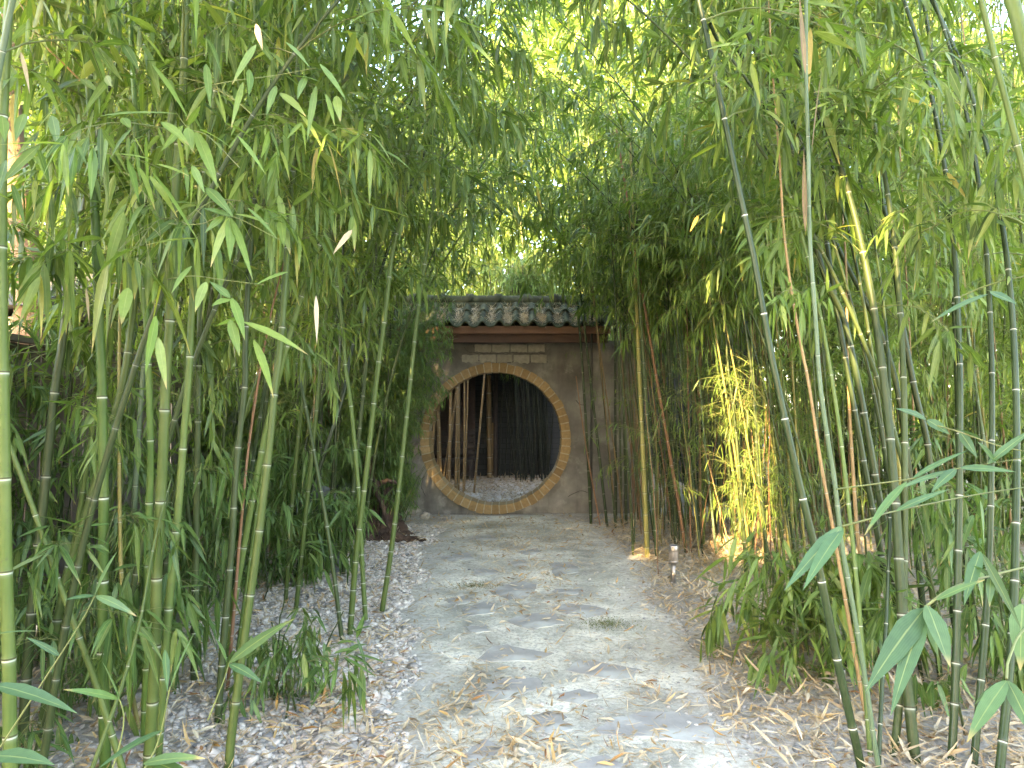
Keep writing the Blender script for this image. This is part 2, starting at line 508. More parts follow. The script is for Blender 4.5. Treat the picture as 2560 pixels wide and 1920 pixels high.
# ------------------------------------------------------------------ flagstones
FL = [
    ([(1545, 1225), (1640, 1160), (1790, 1130), (2000, 1135), (2140, 1160), (2190, 1210), (2180, 1300), (2080, 1290), (1900, 1280), (1700, 1265), (1580, 1255)], 'largest bluish flagstone, long and rounded, in the near right of the path'),
    ([(1385, 895), (1450, 850), (1560, 850), (1800, 890), (1690, 950), (1640, 945)], 'dark diamond shaped flagstone with sharp right tip near the moss patch'),
    ([(920, 865), (985, 785), (1110, 785), (1330, 815), (1240, 850), (1110, 860)], 'wedge shaped grey flagstone with long straight near edge, left of the diamond stone'),
    ([(985, 975), (1060, 950), (1240, 945), (1270, 990), (1180, 1020), (1050, 1060), (890, 1080), (920, 1030)], 'flat lilac grey flagstone with a curled dry leaf on it'),
    ([(1090, 660), (1200, 620), (1330, 620), (1380, 670), (1280, 690), (1200, 700)], 'grey flagstone with brown crumpled leaf on its corner beside the dark moss'),
    ([(985, 490), (1060, 460), (1140, 440), (1230, 460), (1220, 510), (1160, 540), (1090, 540)], 'pale smooth flagstone with pointed near corner mid path'),
    ([(1300, 585), (1400, 570), (1560, 585), (1650, 610), (1500, 640), (1400, 620)], 'long thin grey flagstone just above the dark moss patch'),
    ([(840, 590), (960, 545), (1030, 570), (1010, 615), (860, 630)], 'small grey flagstone near the left path edge below the pale smooth one'),
    ([(1210, 1150), (1290, 1115), (1380, 1150), (1430, 1230), (1330, 1260), (1220, 1230)], 'lilac flagstone beside the big heap of dry leaves'),
    ([(830, 1440), (850, 1330), (960, 1280), (1060, 1320), (1000, 1380), (880, 1446)], 'flagstone half covered by dry leaves at the near left'),
    ([(720, 320), (880, 295), (910, 330), (800, 345)], 'grey flagstone touching the left gravel edge, well up the path'),
    ([(870, 215), (1000, 205), (1040, 230), (900, 235)], 'flagstone farthest up the path before the gate'),
    ([(1100, 345), (1180, 335), (1200, 365), (1120, 370)], 'small square flagstone near the fallen rust red leaf'),
    ([(1300, 350), (1440, 345), (1460, 400), (1340, 420)], 'broad dull flagstone on the right half, level with the steel lamp'),
    ([(910, 380), (1060, 390), (1010, 415), (900, 405)], 'flat flagstone just beyond the olive moss tuft'),
    ([(1410, 1420), (1600, 1370), (1750, 1440), (1700, 1480), (1450, 1480)], 'flagstone cut off by the bottom edge of the photo'),
    ([(730, 530), (850, 510), (930, 540), (800, 560)], 'narrow flagstone in front of the olive moss tuft'),
    ([(1140, 300), (1240, 275), (1270, 300), (1200, 315)], 'small grey flagstone in the middle of the path far end'),
    ([(1330, 490), (1480, 500), (1430, 525), (1340, 510)], 'thin flagstone to the right of the pale smooth one'),
    ([(840, 690), (960, 680), (990, 710), (900, 725)], 'faint flagstone nearly buried in pale sand on the left'),
    ([(1360, 1020), (1470, 1000), (1560, 1035), (1480, 1085), (1350, 1060)], 'lilac flagstone under scattered thin leaves between the diamond and largest stones'),
]
flag_xy = []
for poly, lab in FL:
    G = np.array([onground(760 + x / 2.127, 1240 + y / 2.127, .02)[:2] for x, y in poly])
    n = len(G)
    pts = []
    for k in range(n):          # roughened outline
        a, b_ = G[k], G[(k + 1) % n]
        for s in (0, .33, .66):
            q = a + (b_ - a) * s
            pts.append(q + rng.normal(0, .011, 2))
    pts = np.array(pts)
    # keep the outline counter-clockwise
    ar = np.sum(pts[:, 0] * np.roll(pts[:, 1], -1) - np.roll(pts[:, 0], -1) * pts[:, 1])
    if ar < 0:
        pts = pts[::-1]
    c0 = pts.mean(0)
    z0 = float(gz(*c0))
    me_b = MB()
    n = len(pts)
    tilt = rng.normal(0, .002, 2)
    zt = gz(pts[:, 0], pts[:, 1]) + .0095

    def ringv(scale, z):
        p = c0 + (pts - c0) * scale
        return np.column_stack([p - c0, z - z0])
    V = np.concatenate([ringv(1.0, np.full(n, z0 - .02)), ringv(1.0, zt), ringv(.975, gz(*(c0 + (pts - c0) * .975).T) + .0115), [[0, 0, .0125]]])
    q = []
    for k in range(n):
        k2 = (k + 1) % n
        q.append([k, k2, n + k2, n + k])
        q.append([n + k, n + k2, 2 * n + k2, 2 * n + k])
    me_b.add(V, q)
    me_b.f.append(np.array([[2 * n + k, 2 * n + (k + 1) % n, 3 * n] for k in range(n)]))
    me_b.m.append(np.zeros(n, np.int32))
    o = obj('flagstone', me_b.build('flagstone', [M['flag']], False), None, (c0[0], c0[1], z0))
    tag(o, lab, 'flagstone', 'flagstones set in the path')
    flag_xy.append((pts, c0))


# ------------------------------------------------------------------ leaves
def add_leaves(mb, P, D, Nn, Ln, W, tone, droop, lod=1, mat=0, fold=.25):
    if len(P) == 0:
        return
    D = D / (np.linalg.norm(D, axis=1)[:, None] + 1e-9)
    S = np.cross(D, Nn)
    S /= np.linalg.norm(S, axis=1)[:, None] + 1e-9
    U = np.cross(S, D)
    if lod == 0:
        ts = [0, .1, .3, .55, .8, 1.0]
        ws = [.12, .62, 1.0, .85, .42, .015]
    elif lod == 1:
        ts = [0, .35, .72, 1.0]
        ws = [.15, 1.0, .62, .02]
    else:
        ts = [0, .4, 1.0]
        ws = [.2, 1.0, .03]
    n = len(P)
    secs = []
    for t, w in zip(ts, ws):
        c = P + D * (Ln * t)[:, None]
        c = c + np.array([0, 0, -1.0]) * (Ln * droop * t * t)[:, None]
        h = (W * .5 * w)[:, None]
        secs += [c + S * h + U * h * fold, c, c - S * h + U * h * fold]
    V = np.stack(secs, 1)
    k = len(secs)
    base = np.arange(n)[:, None] * k
    qs = []
    for s in range(len(ts) - 1):
        a = s * 3
        qs.append(np.stack([base[:, 0] + a, base[:, 0] + a + 1, base[:, 0] + a + 4, base[:, 0] + a + 3], -1))
        qs.append(np.stack([base[:, 0] + a + 1, base[:, 0] + a + 2, base[:, 0] + a + 5, base[:, 0] + a + 4], -1))
    uv1 = np.array([[u, t, 0] for t in ts for u in (1.0, 0.0, -1.0)])
    mb.add(V.reshape(-1, 3), np.concatenate(qs), np.repeat(tone, k), mat, np.tile(uv1, (n, 1)))


def azdir(az, el):
    return np.array([math.cos(el) * math.cos(az), math.cos(el) * math.sin(az), math.sin(el)])


def gen_branch(length, elev, droop, leaflen, ratio, density=1.0, hang=.75, dry=.02):
    """one side branch in its own frame (grows along +X): tubes and leaves"""
    tubes, lv = [], []
    p = np.zeros(3)
    pts = [p]
    ang, az = elev, 0.0
    seg = length / 8
    dirs = []
    for i in range(8):
        ang -= droop / 8 * (.6 + .8 * R.random())
        az += R.gauss(0, .09)
        d = azdir(az, ang)
        dirs.append((az, ang))
        p = p + d * seg
        pts.append(p)
    tubes.append((np.array(pts), np.linspace(.0042, .0012, 9) * (length / .8) ** .5))

    def leaf(pos, a, e):
        D = azdir(a, e)
        Nn = np.array([R.gauss(0, .45), R.gauss(0, .45), 1.0])
        L = leaflen * R.choice((.55, .75, .9, 1.0, 1.1, 1.25)) * R.uniform(.9, 1.1)
        tn = min(max(R.gauss(.45, .2), 0), .86)
        if R.random() < dry:
            tn = R.uniform(.9, 1)
        lv.append((pos, D, Nn, L, L * ratio * R.uniform(.8, 1.25), tn, R.choice((.02, .1, .2, .35, .55)) * R.uniform(.7, 1.2)))
    for i in range(1, 9):
        for side in ((1, -1) if R.random() < .7 else (R.choice((1, -1)),)):
            a0, e0 = dirs[i - 1]
            ta = a0 + side * R.uniform(.35, 1.15)
            te = e0 + R.gauss(.05, .3)
            tl = R.uniform(.10, .30) * (1 - .35 * i / 8)
            q = pts[i]
            tp = [q]
            for s in range(3):
                te -= .16
                q = q + azdir(ta, te) * tl / 3
                tp.append(q)
            tubes.append((np.array(tp), np.array([.0016, .0013, .0010, .0006])))
            nl = max(2, int(round(R.uniform(3, 6) * density)))
            for s in range(nl):
                f = 1.0 if s < 2 else R.uniform(.3, 1)
                idx = min(2, int(f * 3 - 1e-6))
                pos = tp[idx] + (tp[idx + 1] - tp[idx]) * (f * 3 - idx)
                leaf(pos, ta + R.gauss(0, .8) + (.5 if s % 2 else -.5), te - hang + R.gauss(.12, .6))
    for s in range(3):
        leaf(pts[-1], dirs[-1][0] + R.gauss(0, .5), dirs[-1][1] - .4 * hang + R.gauss(0, .3))
    return tubes, [np.array(x) for x in zip(*lv)]


def branch_pool(n, lens, **kw):
    return [gen_branch(R.uniform(*lens), R.uniform(.35, .95), R.uniform(.8, 1.6), **kw) for _ in range(n)]


POOL = {
    'near': branch_pool(14, (.45, .85), leaflen=.155, ratio=.165, density=.8, hang=.55, dry=.015),
    'mid': branch_pool(14, (.55, 1.0), leaflen=.135, ratio=.16, density=.9, hang=.45, dry=.012),
    'fine': branch_pool(10, (.35, .7), leaflen=.095, ratio=.115, density=1.3, hang=.55, dry=.01),
    'bush': branch_pool(10, (.22, .45), leaflen=.165, ratio=.15, density=.75, hang=.95, dry=.02),
}
# near branches become meshes that the branch parts share
NEAR_ME = {}
for key, lf in (('near', 'leaf'), ('bush', 'leaf')):
    lst = []
    for tubes, lv in POOL[key]:
        a = MB()
        for tp, tr in tubes:
            a.tube(tp, tr, 5, .5, 0)
        b_ = MB()
        P, D, Nn, L, W, tn, dr = lv
        add_leaves(b_, P, D, Nn, L, W, tn, dr, 0)
        lst.append((a.build('branch', [M['twig']]), b_.build('foliage', [M[lf]]), P, L))
    NEAR_ME[key] = lst


def merge_branch(tm, lm, br, pos, az, sc, tilt=0.0):
    """adds one pool branch to a merged foliage: tubes to tm, leaf arrays to lm"""
    Rm = np.array(Matrix.Rotation(az, 3, 'Z') @ Matrix.Rotation(-tilt, 3, 'Y'))
    tubes, lv = br
    for tp, tr in tubes:
        tm.append((tp @ Rm.T * sc + pos, tr * sc))
    P, D, Nn, L, W, tn, dr = lv
    lm.append((P @ Rm.T * sc + pos, D @ Rm.T, Nn @ Rm.T, L * sc, W * sc, tn, dr))


def foliage_mesh(name, tm, lm, lmat, lod, keep=None):
    mbx = MB()
    for tp, tr in tm:
        if keep is not None and not keep(tp).all():
            continue
        mbx.tube(tp, tr, 3, .5, 1)
    if lm:
        arr = [np.concatenate(x) for x in zip(*lm)]
        if keep is not None:
            k = keep(arr[0])
            arr = [x[k] for x in arr]
        add_leaves(mbx, *arr, lod=lod, mat=0)
    return mbx.build(name, [lmat, M['twig']])


# ------------------------------------------------------------------ culms
def smooth_path(P, step=.05):
    P = np.asarray(P, float)
    Q = np.vstack([2 * P[0] - P[1], P, 2 * P[-1] - P[-2]])
    out = []
    for i in range(1, len(Q) - 2):
        p0, p1, p2, p3 = Q[i - 1:i + 3]
        n = max(2, int(np.linalg.norm(p2 - p1) / step))
        for t in np.linspace(0, 1, n, endpoint=False):
            out.append(.5 * (2 * p1 + (p2 - p0) * t + (2 * p0 - 5 * p1 + 4 * p2 - p3) * t * t + (3 * p1 - p0 - 3 * p2 + p3) * t ** 3))
    out.append(P[-1])
    return np.array(out)


def make_culm(path, r0, r1, spacing, sides=10, base_sp=.55, ring=.72):
    """jointed culm along a path; returns MB and the nodes (point, tangent)"""
    S = np.concatenate([[0], np.cumsum(np.linalg.norm(np.diff(path, axis=0), axis=1))])
    Lt = S[-1]
    nodes, s, k = [], spacing * R.uniform(.3, .8), 0
    while s < Lt - .02:
        nodes.append(s)
        s += spacing * min(1.0, base_sp + .09 * k) * R.uniform(.9, 1.1)
        k += 1

    def r_at(x):
        return r0 + (r1 - r0) * (x / Lt) ** 1.15
    st, rd, tn = [0.0], [r_at(0)], [.5]
    prev = 0
    for nd in nodes:
        r = r_at(nd)
        for x in np.linspace(prev, nd - 6.0 * r, 4)[1:-1] if nd - prev > 14 * r else []:
            st.append(x); rd.append(r_at(x)); tn.append(.5)
        w = max(r, .006)
        for dx, rr, t in ((-3.0 * w, 1.0, .5), (-.9 * w, 1.0, .56), (-.52 * w, 1.0, .58), (-.34 * w, 1.015, ring), (-.16 * w, 1.05, ring), (-.05 * w, 1.07, .12), (.10 * w, 1.10, .06), (.26 * w, 1.075, .58), (.5 * w, 1.0, .5), (1.1 * w, .985, .5)):
            st.append(nd + dx); rd.append(r * rr); tn.append(t)
        prev = nd + 1.1 * w
    st.append(Lt); rd.append(r1); tn.append(.5)
    st = np.array(st)
    o_ = np.argsort(st, kind='stable')
    st, rd, tn = st[o_], np.array(rd)[o_], np.array(tn)[o_]
    st = np.clip(st, 0, Lt)
    keep = np.concatenate([[True], np.diff(st) > 1e-4])
    st, rd, tn = st[keep], rd[keep], tn[keep]
    pts = np.stack([np.interp(st, S, path[:, c]) for c in range(3)], -1)
    mbx = MB()
    mbx.tube(pts, rd, sides, tn, 0, cap=True)
    npts = [np.array([np.interp(nd, S, path[:, c]) for c in range(3)]) for nd in nodes]
    return mbx, npts, [r_at(nd) for nd in nodes]


def in_corridor(P):
    """the walkway to the gate that is kept clear of leaves"""
    x, y, z = P[:, 0], P[:, 1], P[:, 2]
    half_l = np.interp(y, [0, 3, 6, 10], [.45, .62, .75, 1.0])
    half_r = np.interp(y, [0, 3, 6, 10], [.55, .85, 1.05, 1.15])
    top = np.interp(y, [0, 2.5, 5, 8, 10], [2.1, 2.2, 2.3, 2.5, 2.75])
    return (x > -half_l - .05) & (x < half_r) & (z < top) & (y < 10.2) & (y > -.2)


def too_near(P):
    return np.linalg.norm(P - EYE, axis=1) < 1.35


def hits_main_lane(P):
    bad = np.zeros(len(P), bool)
    for t, r in LANES[:10]:
        d, s = lane_dist(P, t)
        bad |= (d < r * .8) & (s > .75)
    return bad


HERO_N = 0


def hero(label, cat, pxs, D0, D1, wpx, mat, spacing=.30, top=4.8, leaf_from=1.75, nb=14, pool='near', group=None, lean=None, r_top=.4, ring=.78, bscale=1.0):
    """a bamboo set where the photograph shows it: pxs listed from the top of the photo down"""
    pxs = pxs[::-1]                          # bottom first
    n = len(pxs)
    ys = np.array([p[1] for p in pxs], float)
    f = (ys[0] - ys) / max(1, ys[0] - ys[-1])
    pts = [at(p[0], p[1], D0 + (D1 - D0) * ff) for p, ff in zip(pxs, f)]
    d = pts[0] - pts[1]
    if pts[0][2] > .02:
        k = (pts[0][2] + .04) / max(.05, -d[2])
        pts.insert(0, pts[0] + d * k)
    while len(pts) > 2 and pts[1][2] < .03:
        pts.pop(0)
    t = pts[-1] - pts[-2]
    t /= np.linalg.norm(t)
    z = pts[-1][2]
    if z < top:
        le = lean if lean is not None else np.array([-.06 if pts[-1][0] > 0 else .06, 0, 0])
        cur = pts[-1]
        m_ = max(2, int((top - z) / .5))
        for i in range(m_):
            t = t + le * (.5 + i * .35)
            t /= np.linalg.norm(t)
            cur = cur + t * (top - z) / m_ / max(.5, t[2])
            pts.append(cur)
    base = pts[0].copy()
    base[2] = float(gz(base[0], base[1]))
    path = smooth_path(np.array(pts) - base)
    r0 = wpx * D0 / F / 2
    mbx, nodes, rr = make_culm(path, r0, max(.003, r0 * r_top), spacing, 14, .55, ring)
    th = thing('bamboo', label, cat, base, group)
    obj('culm', mbx.build('culm', [M[mat]]), th)
    cand = [i for i, q in enumerate(nodes) if q[2] > leaf_from]
    made = 0
    side = R.uniform(0, 2 * PI)
    order = []
    for i in cand:
        order += [i, i]
    R.shuffle(order)
    order = order[:int(nb * 1.6)]
    for i in order:
        if made >= nb:
            break
        side += PI + R.gauss(0, .5)
        for attempt in range(3):
            v = R.randrange(len(NEAR_ME[pool]))
            bm_, fm_, P, L = NEAR_ME[pool][v]
            az = side + R.uniform(-1, 1) * (1 + attempt)
            sc = R.uniform(.75, 1.15) * bscale
            Rm = np.array(Matrix.Rotation(az, 3, 'Z'))
            W_ = P @ Rm.T * sc + nodes[i] + base
            if in_corridor(W_).mean() > .02 or too_near(W_).any() or hits_main_lane(W_).mean() > .12:
                continue
            b_ = obj('branch', bm_, th, nodes[i] + azdir(az, 0) * rr[i] * .7)
            b_.rotation_euler = (0, 0, az)
            b_.scale = (sc, sc, sc)
            obj('foliage', fm_, b_)
            made += 1
            break
    return th, nodes, base


def leafbits(pts, kind='leaf_near', name='foliage', parent=None, loc=None, tone=None):
    """leaves given by their base and tip in the photograph and their distance"""
    mbx = MB()
    P, D, Nn, L, W, T, dr = [], [], [], [], [], [], []
    for bx, by, Yb, tx, ty, Yt, w in pts:
        a, b_ = at(bx, by, Yb), at(tx, ty, Yt)
        v = b_ - a
        ln = np.linalg.norm(v)
        P.append(a); D.append(v + np.array([0, 0, ln * .10])); L.append(ln); W.append(w * .88 * Yb / F)
        toward = EYE - a
        toward /= np.linalg.norm(toward)
        Nn.append(toward * R.uniform(.15, .75) + np.array([R.gauss(0, .4), R.gauss(0, .2), .6]))
        T.append(R.uniform(.2, .8) if tone is None else tone)
        dr.append(.10)
    add_leaves(mbx, np.array(P) - loc, np.array(D), np.array(Nn), np.array(L), np.array(W), np.array(T), np.array(dr), 0, 0, .18)
    return obj(name, mbx.build(name, [M[kind]]), parent)


def stem_px(pts, r, mat='twig', name='branch', parent=None, loc=None, sides=6, tone=.5):
    P = smooth_path(np.array([at(x, y, Y) for x, y, Y in pts]) - loc, .02)
    mbx = MB()
    mbx.tube(P, np.linspace(r, r * .5, len(P)), sides, tone)
    return obj(name, mbx.build(name, [M[mat]]), parent)


# ------------------------------------------------------------------ hero bamboo, left side
HG = 'large bamboo stems along the path'
L1 = hero('thick bright green bamboo stem with bold white node rings, boldest on the left', 'bamboo', [(214, 0), (223, 214), (237, 521), (249, 822), (255, 960), (259, 1267), (257, 1469), (257, 1663), (263, 1890)], 3.0, 3.0, 27, 'c_bright', .46, 5.0, 1.75, 14, group=HG, ring=.97)
L2 = hero('thick yellow green stem with a flaky pale scar below eye level', 'bamboo', [(466, 0), (457, 237), (446, 370), (437, 521), (431, 683), (422, 840), (414, 960), (405, 1186), (392, 1435), (387, 1651), (373, 1890)], 3.0, 3.0, 28, 'c_green', .38, 5.0, 1.9, 14, group=HG)
L3 = hero('long green stem leaning right that rises from the gravel beside the path', 'bamboo', [(752, 60), (738, 289), (729, 475), (715, 677), (700, 880), (688, 960), (677, 1084), (654, 1281), (630, 1458), (609, 1608), (593, 1730), (579, 1828), (572, 1920)], 3.1, 3.5, 22, 'c_green', .34, 5.0, 1.95, 14, group=HG)
L4 = hero('broad pale green stem cut by the left edge of the photo', 'bamboo', [(3, 640), (8, 960), (14, 1405), (22, 1643), (26, 1920)], 2.5, 2.5, 33, 'c_green', .42, 4.6, 2.0, 6, group=HG)
hero('dark green glossy stem between the two thickest left stems', 'bamboo', [(324, 0), (336, 237), (353, 509), (359, 637), (373, 974), (376, 1174), (370, 1342), (367, 1631), (359, 1886)], 3.3, 3.3, 19, 'c_bright', .33, 5.0, 1.7, 12, group=HG)
hero('yellow green stem touching the scarred stem on its right', 'bamboo', [(498, 560), (480, 760), (472, 960), (465, 1015), (446, 1267), (422, 1515), (411, 1654), (399, 1828)], 3.15, 3.3, 21, 'c_green', .42, 4.9, 1.8, 10, group=HG)
hero('dull green stem leaning right behind the edge stem', 'bamboo', [(215, 500), (205, 560), (173, 723), (150, 900), (139, 960), (113, 1209), (87, 1452), (67, 1678), (58, 1828)], 3.2, 3.4, 25, 'c_olive', .40, 4.8, 1.7, 10, group=HG)
hero('slim stem slanting from lower right to upper left across the others', 'bamboo', [(-60, 960), (0, 1060), (64, 1220), (156, 1481), (237, 1701), (295, 1886)], 2.9, 2.9, 17, 'c_green', .30, 2.4, 1.9, 2, group=HG, lean=np.array([-.02, 0, 0]))
hero('green stem crossing behind the slanting slim one', 'bamboo', [(360, 560), (341, 723), (330, 800), (307, 960), (278, 1064), (217, 1278), (156, 1481), (122, 1707), (95, 1886)], 3.3, 3.6, 22, 'c_green', .36, 4.9, 1.8, 10, group=HG)
hero('thin reddish brown dead cane among green stems', 'bamboo', [(655, 900), (645, 960), (619, 1139), (602, 1319), (584, 1539)], 3.9, 4.0, 9, 'c_brown', .19, 2.3, 9, 0, group=HG)
hero('dark olive stem just left of the red brown cane', 'bamboo', [(640, 480), (625, 637), (613, 868), (613, 960), (590, 1174), (579, 1365), (558, 1614), (544, 1816)], 3.5, 3.8, 18, 'c_olive', .33, 5.0, 1.8, 12, group=HG)
hero('narrow brownish olive stem bending right near its foot', 'bamboo', [(300, 800), (298, 1006), (301, 1365), (315, 1625), (347, 1828)], 3.4, 3.6, 11, 'c_yellow', .28, 3.8, 2.0, 5, group=HG)
hero('young light green shoot slanting up into the scarred stem', 'bamboo', [(392, 1330), (376, 1405), (353, 1539), (307, 1707), (231, 1920)], 2.6, 2.95, 13, 'c_green', .25, 1.2, 9, 0, group=HG)
hero('pale upper stem crossing the top left corner', 'bamboo', [(32, 0), (0, 162), (-60, 500), (-110, 960), (-150, 1500)], 2.7, 2.4, 20, 'c_pale', .34, 4.5, 1.9, 8, group=HG)
hero('greyish stem behind the leaf curtain left of centre', 'bamboo', [(515, 60), (512, 300), (505, 520), (500, 800), (492, 1200), (486, 1650)], 4.0, 4.2, 18, 'c_olive', .34, 5.4, 1.9, 12, group=HG)
# slimmer stems that stand free in the gravel left of the path
MG = 'slender stems in the gravel left of the path'
hero('slender green stem leaning right whose top passes the roof corner, second from the path', 'bamboo', [(1020, 380), (1006, 518), (982, 627), (970, 726), (961, 801), (943, 937), (940, 960), (911, 1220), (891, 1382), (875, 1585)], 4.85, 5.1, 15, 'c_green', .30, 5.2, 2.5, 10, group=MG)
hero('slender stem leaning right nearest the path, crossing the gate wall', 'bamboo', [(1100, 400), (1084, 500), (1060, 672), (1042, 801), (1021, 1000), (984, 1331), (955, 1528)], 5.4, 5.8, 13, 'c_green', .32, 5.4, 2.7, 9, group=MG)
hero('slender stem leaning left that crosses the two leaning right', 'bamboo', [(820, 560), (837, 666), (849, 756), (858, 831), (864, 922), (876, 1000), (897, 1238), (906, 1423), (914, 1550)], 5.15, 5.4, 12, 'c_green', .30, 5.0, 2.4, 9, group=MG)
hero('thin stem leaning left with its foot nearest the low leafy sprig', 'bamboo', [(705, 780), (752, 960), (804, 1238), (833, 1423), (855, 1602)], 4.7, 4.9, 11, 'c_olive', .28, 4.6, 2.2, 8, group=MG)
hero('dark glossy stem slanting strongly right behind the stone statue', 'bamboo', [(985, 580), (964, 642), (931, 738), (891, 840), (876, 892), (855, 1000), (775, 1250), (747, 1411)], 6.3, 6.9, 12, 'c_dark', .34, 5.2, 2.6, 9, group=MG)
hero('dark thin stem slanting right, far behind the leaning pair', 'bamboo', [(925, 610), (910, 651), (879, 711), (846, 801), (819, 892), (770, 1080), (735, 1290)], 7.2, 7.6, 9, 'c_dark', .34, 5.2, 2.6, 8, group=MG)
hero('near black upright thin stem left of the slanting ones', 'bamboo', [(812, 560), (810, 636), (809, 741), (806, 877), (800, 1250), (798, 1330)], 7.4, 7.4, 8, 'c_black', .34, 5.4, 2.4, 8, group=MG)
hero('olive stem standing close behind the statue', 'bamboo', [(940, 640), (934, 681), (921, 847), (907, 1000), (880, 1250), (862, 1400)], 6.6, 6.8, 11, 'c_olive', .32, 5.2, 2.6, 8, group=MG)

# ------------------------------------------------------------------ hero bamboo, right side
RG = 'large bamboo stems right of the path'
R1 = hero('boldest dark green stem leaning left with bright white rings, nearest the path on the right', 'bamboo', [(1746, 0), (1775, 127), (1822, 350), (1868, 567), (1884, 639), (1914, 810), (1937, 932), (1996, 1200), (2034, 1354), (2054, 1452), (2098, 1672), (2141, 1863), (2153, 1920)], 3.05, 3.35, 21, 'c_dark', .47, 5.2, 2.45, 11, group=RG, ring=.97, lean=np.array([-.05, .02, 0]))
hero('dark stem whose top crosses the pair of forking stems', 'bamboo', [(1845, 29), (1891, 133), (1949, 289), (1989, 405), (2059, 683), (2105, 781), (2146, 960), (2190, 1200), (2228, 1400), (2245, 1560)], 4.2, 4.5, 19, 'c_dark', .38, 5.4, 2.2, 12, group=RG)
hero('dark stem running close along the forking pair, slightly thinner', 'bamboo', [(1914, 35), (1966, 243), (2001, 376), (2053, 532), (2090, 760), (2125, 960), (2168, 1200), (2205, 1400), (2225, 1560)], 4.4, 4.7, 16, 'c_dark', .36, 5.4, 2.2, 10, group=RG)
hero('stem with a ragged broken sheath on one ring', 'bamboo', [(2000, 420), (2053, 532), (2131, 689), (2198, 822), (2238, 949), (2270, 1150), (2290, 1350)], 4.7, 4.9, 16, 'c_dark', .36, 5.2, 2.2, 10, group=RG)
R3 = hero('thin powdery blue green young shoot with papery tan sheaths', 'bamboo', [(2015, -20), (2015, 185), (2021, 382), (2024, 585), (2039, 799), (2050, 960), (2075, 1134), (2089, 1220), (2103, 1354), (2121, 1452), (2147, 1602), (2170, 1741), (2184, 1845), (2196, 1920)], 3.0, 3.1, 12, 'c_pale', .33, 4.2, 9, 0, group=RG, r_top=.7)
hero('dull tan dead cane with a dark brown foot', 'bamboo', [(1925, 60), (1929, 145), (1949, 405), (1960, 579), (1978, 723), (2001, 856), (2022, 960), (2051, 1151), (2080, 1307), (2110, 1480)], 3.6, 3.8, 10, 'c_tan', .33, 3.8, 9, 0, group=RG)
hero('straw yellow dead cane right of the powdery shoot', 'bamboo', [(2116, 700), (2118, 850), (2121, 960), (2130, 1134), (2144, 1336), (2167, 1481), (2190, 1608)], 4.4, 4.6, 11, 'c_tan', .24, 2.8, 9, 0, group=RG)
hero('long dark stem leaning left in the right half', 'bamboo', [(2111, 0), (2140, 145), (2175, 289), (2203, 475), (2232, 637), (2256, 810), (2284, 960), (2294, 1010), (2318, 1105), (2341, 1307), (2370, 1463)], 4.6, 4.9, 18, 'c_dark', .42, 5.6, 2.0, 13, group=RG)
hero('dark upright stem with branching twigs near the right edge', 'bamboo', [(2339, 191), (2360, 347), (2371, 521), (2383, 694), (2394, 960), (2400, 1200), (2420, 1450)], 4.9, 5.0, 17, 'c_dark', .36, 5.4, 1.8, 12, group=RG)
hero('slanting stem in the upper right corner with a pale ring', 'bamboo', [(2452, 0), (2499, 191), (2539, 347), (2575, 500), (2640, 900), (2680, 1300)], 3.0, 3.0, 22, 'c_green', .36, 4.6, 1.9, 8, group=RG)
RX = hero('out of focus broad pale stem in the extreme upper right corner', 'bamboo', [(2530, 0), (2570, 150), (2640, 420), (2720, 900), (2760, 1400)], 1.75, 1.75, 56, 'c_green', .34, 3.4, 9, 0, group=RG)
for lab, px, D_, w, mt in (
        ('dark foot stem right of the solar lamp cup', [(2262, 1200), (2256, 1640), (2232, 1919)], 3.2, 20, 'c_olive'),
        ('thickest foot stem at the bottom right, grey green', [(2238, 1250), (2262, 1640), (2290, 1919)], 3.15, 27, 'c_olive'),
        ('straight dark foot stem under the big leaves', [(2400, 1100), (2390, 1650), (2378, 1919)], 3.15, 20, 'c_dark'),
        ('leaning dark foot stem in the lower right corner', [(2478, 1200), (2468, 1500), (2434, 1919)], 3.1, 18, 'c_dark'),
        ('slim green foot stem beside the bold leaning one', [(2120, 1250), (2150, 1550), (2178, 1919)], 3.2, 13, 'c_green'),
        ('short dark foot stem next to the pale shoot', [(2218, 1500), (2206, 1700), (2196, 1919)], 3.05, 11, 'c_dark'),
        ('dark stem grazing the lower right edge of the photo', [(2540, 1300), (2530, 1600), (2500, 1919)], 2.9, 22, 'c_dark')):
    hero(lab, 'bamboo', px, D_, D_ + .3, w, mt, .33, 4.6, 1.9, 6, group=RG)

# papery sheaths on the pale shoot
for pts in ([(2013, 183, 3.08, 1996, -40, 3.06, 16)], [(2030, 380, 3.06, 2058, 145, 3.0, 22)], [(2014, 578, 3.05, 2009, 350, 3.03, 17)], [(2250, 935, 4.7, 2252, 880, 4.65, 22)]):
    leafbits(pts, 'sheath', 'sheath', R3[0], R3[2])
stem_px([(1775, 60, 3.3), (1800, 110, 3.4), (1860, 190, 3.5), (1925, 285, 3.6), (1950, 320, 3.62)], .009, 'c_dark', 'side_branch', R1[0], R1[2], 8)
stem_px([(207, 208, 3.0), (150, 150, 2.95), (110, 110, 2.92), (48, 5, 2.88)], .004, 'c_tan', 'dry_branch', L1[0], L1[2])

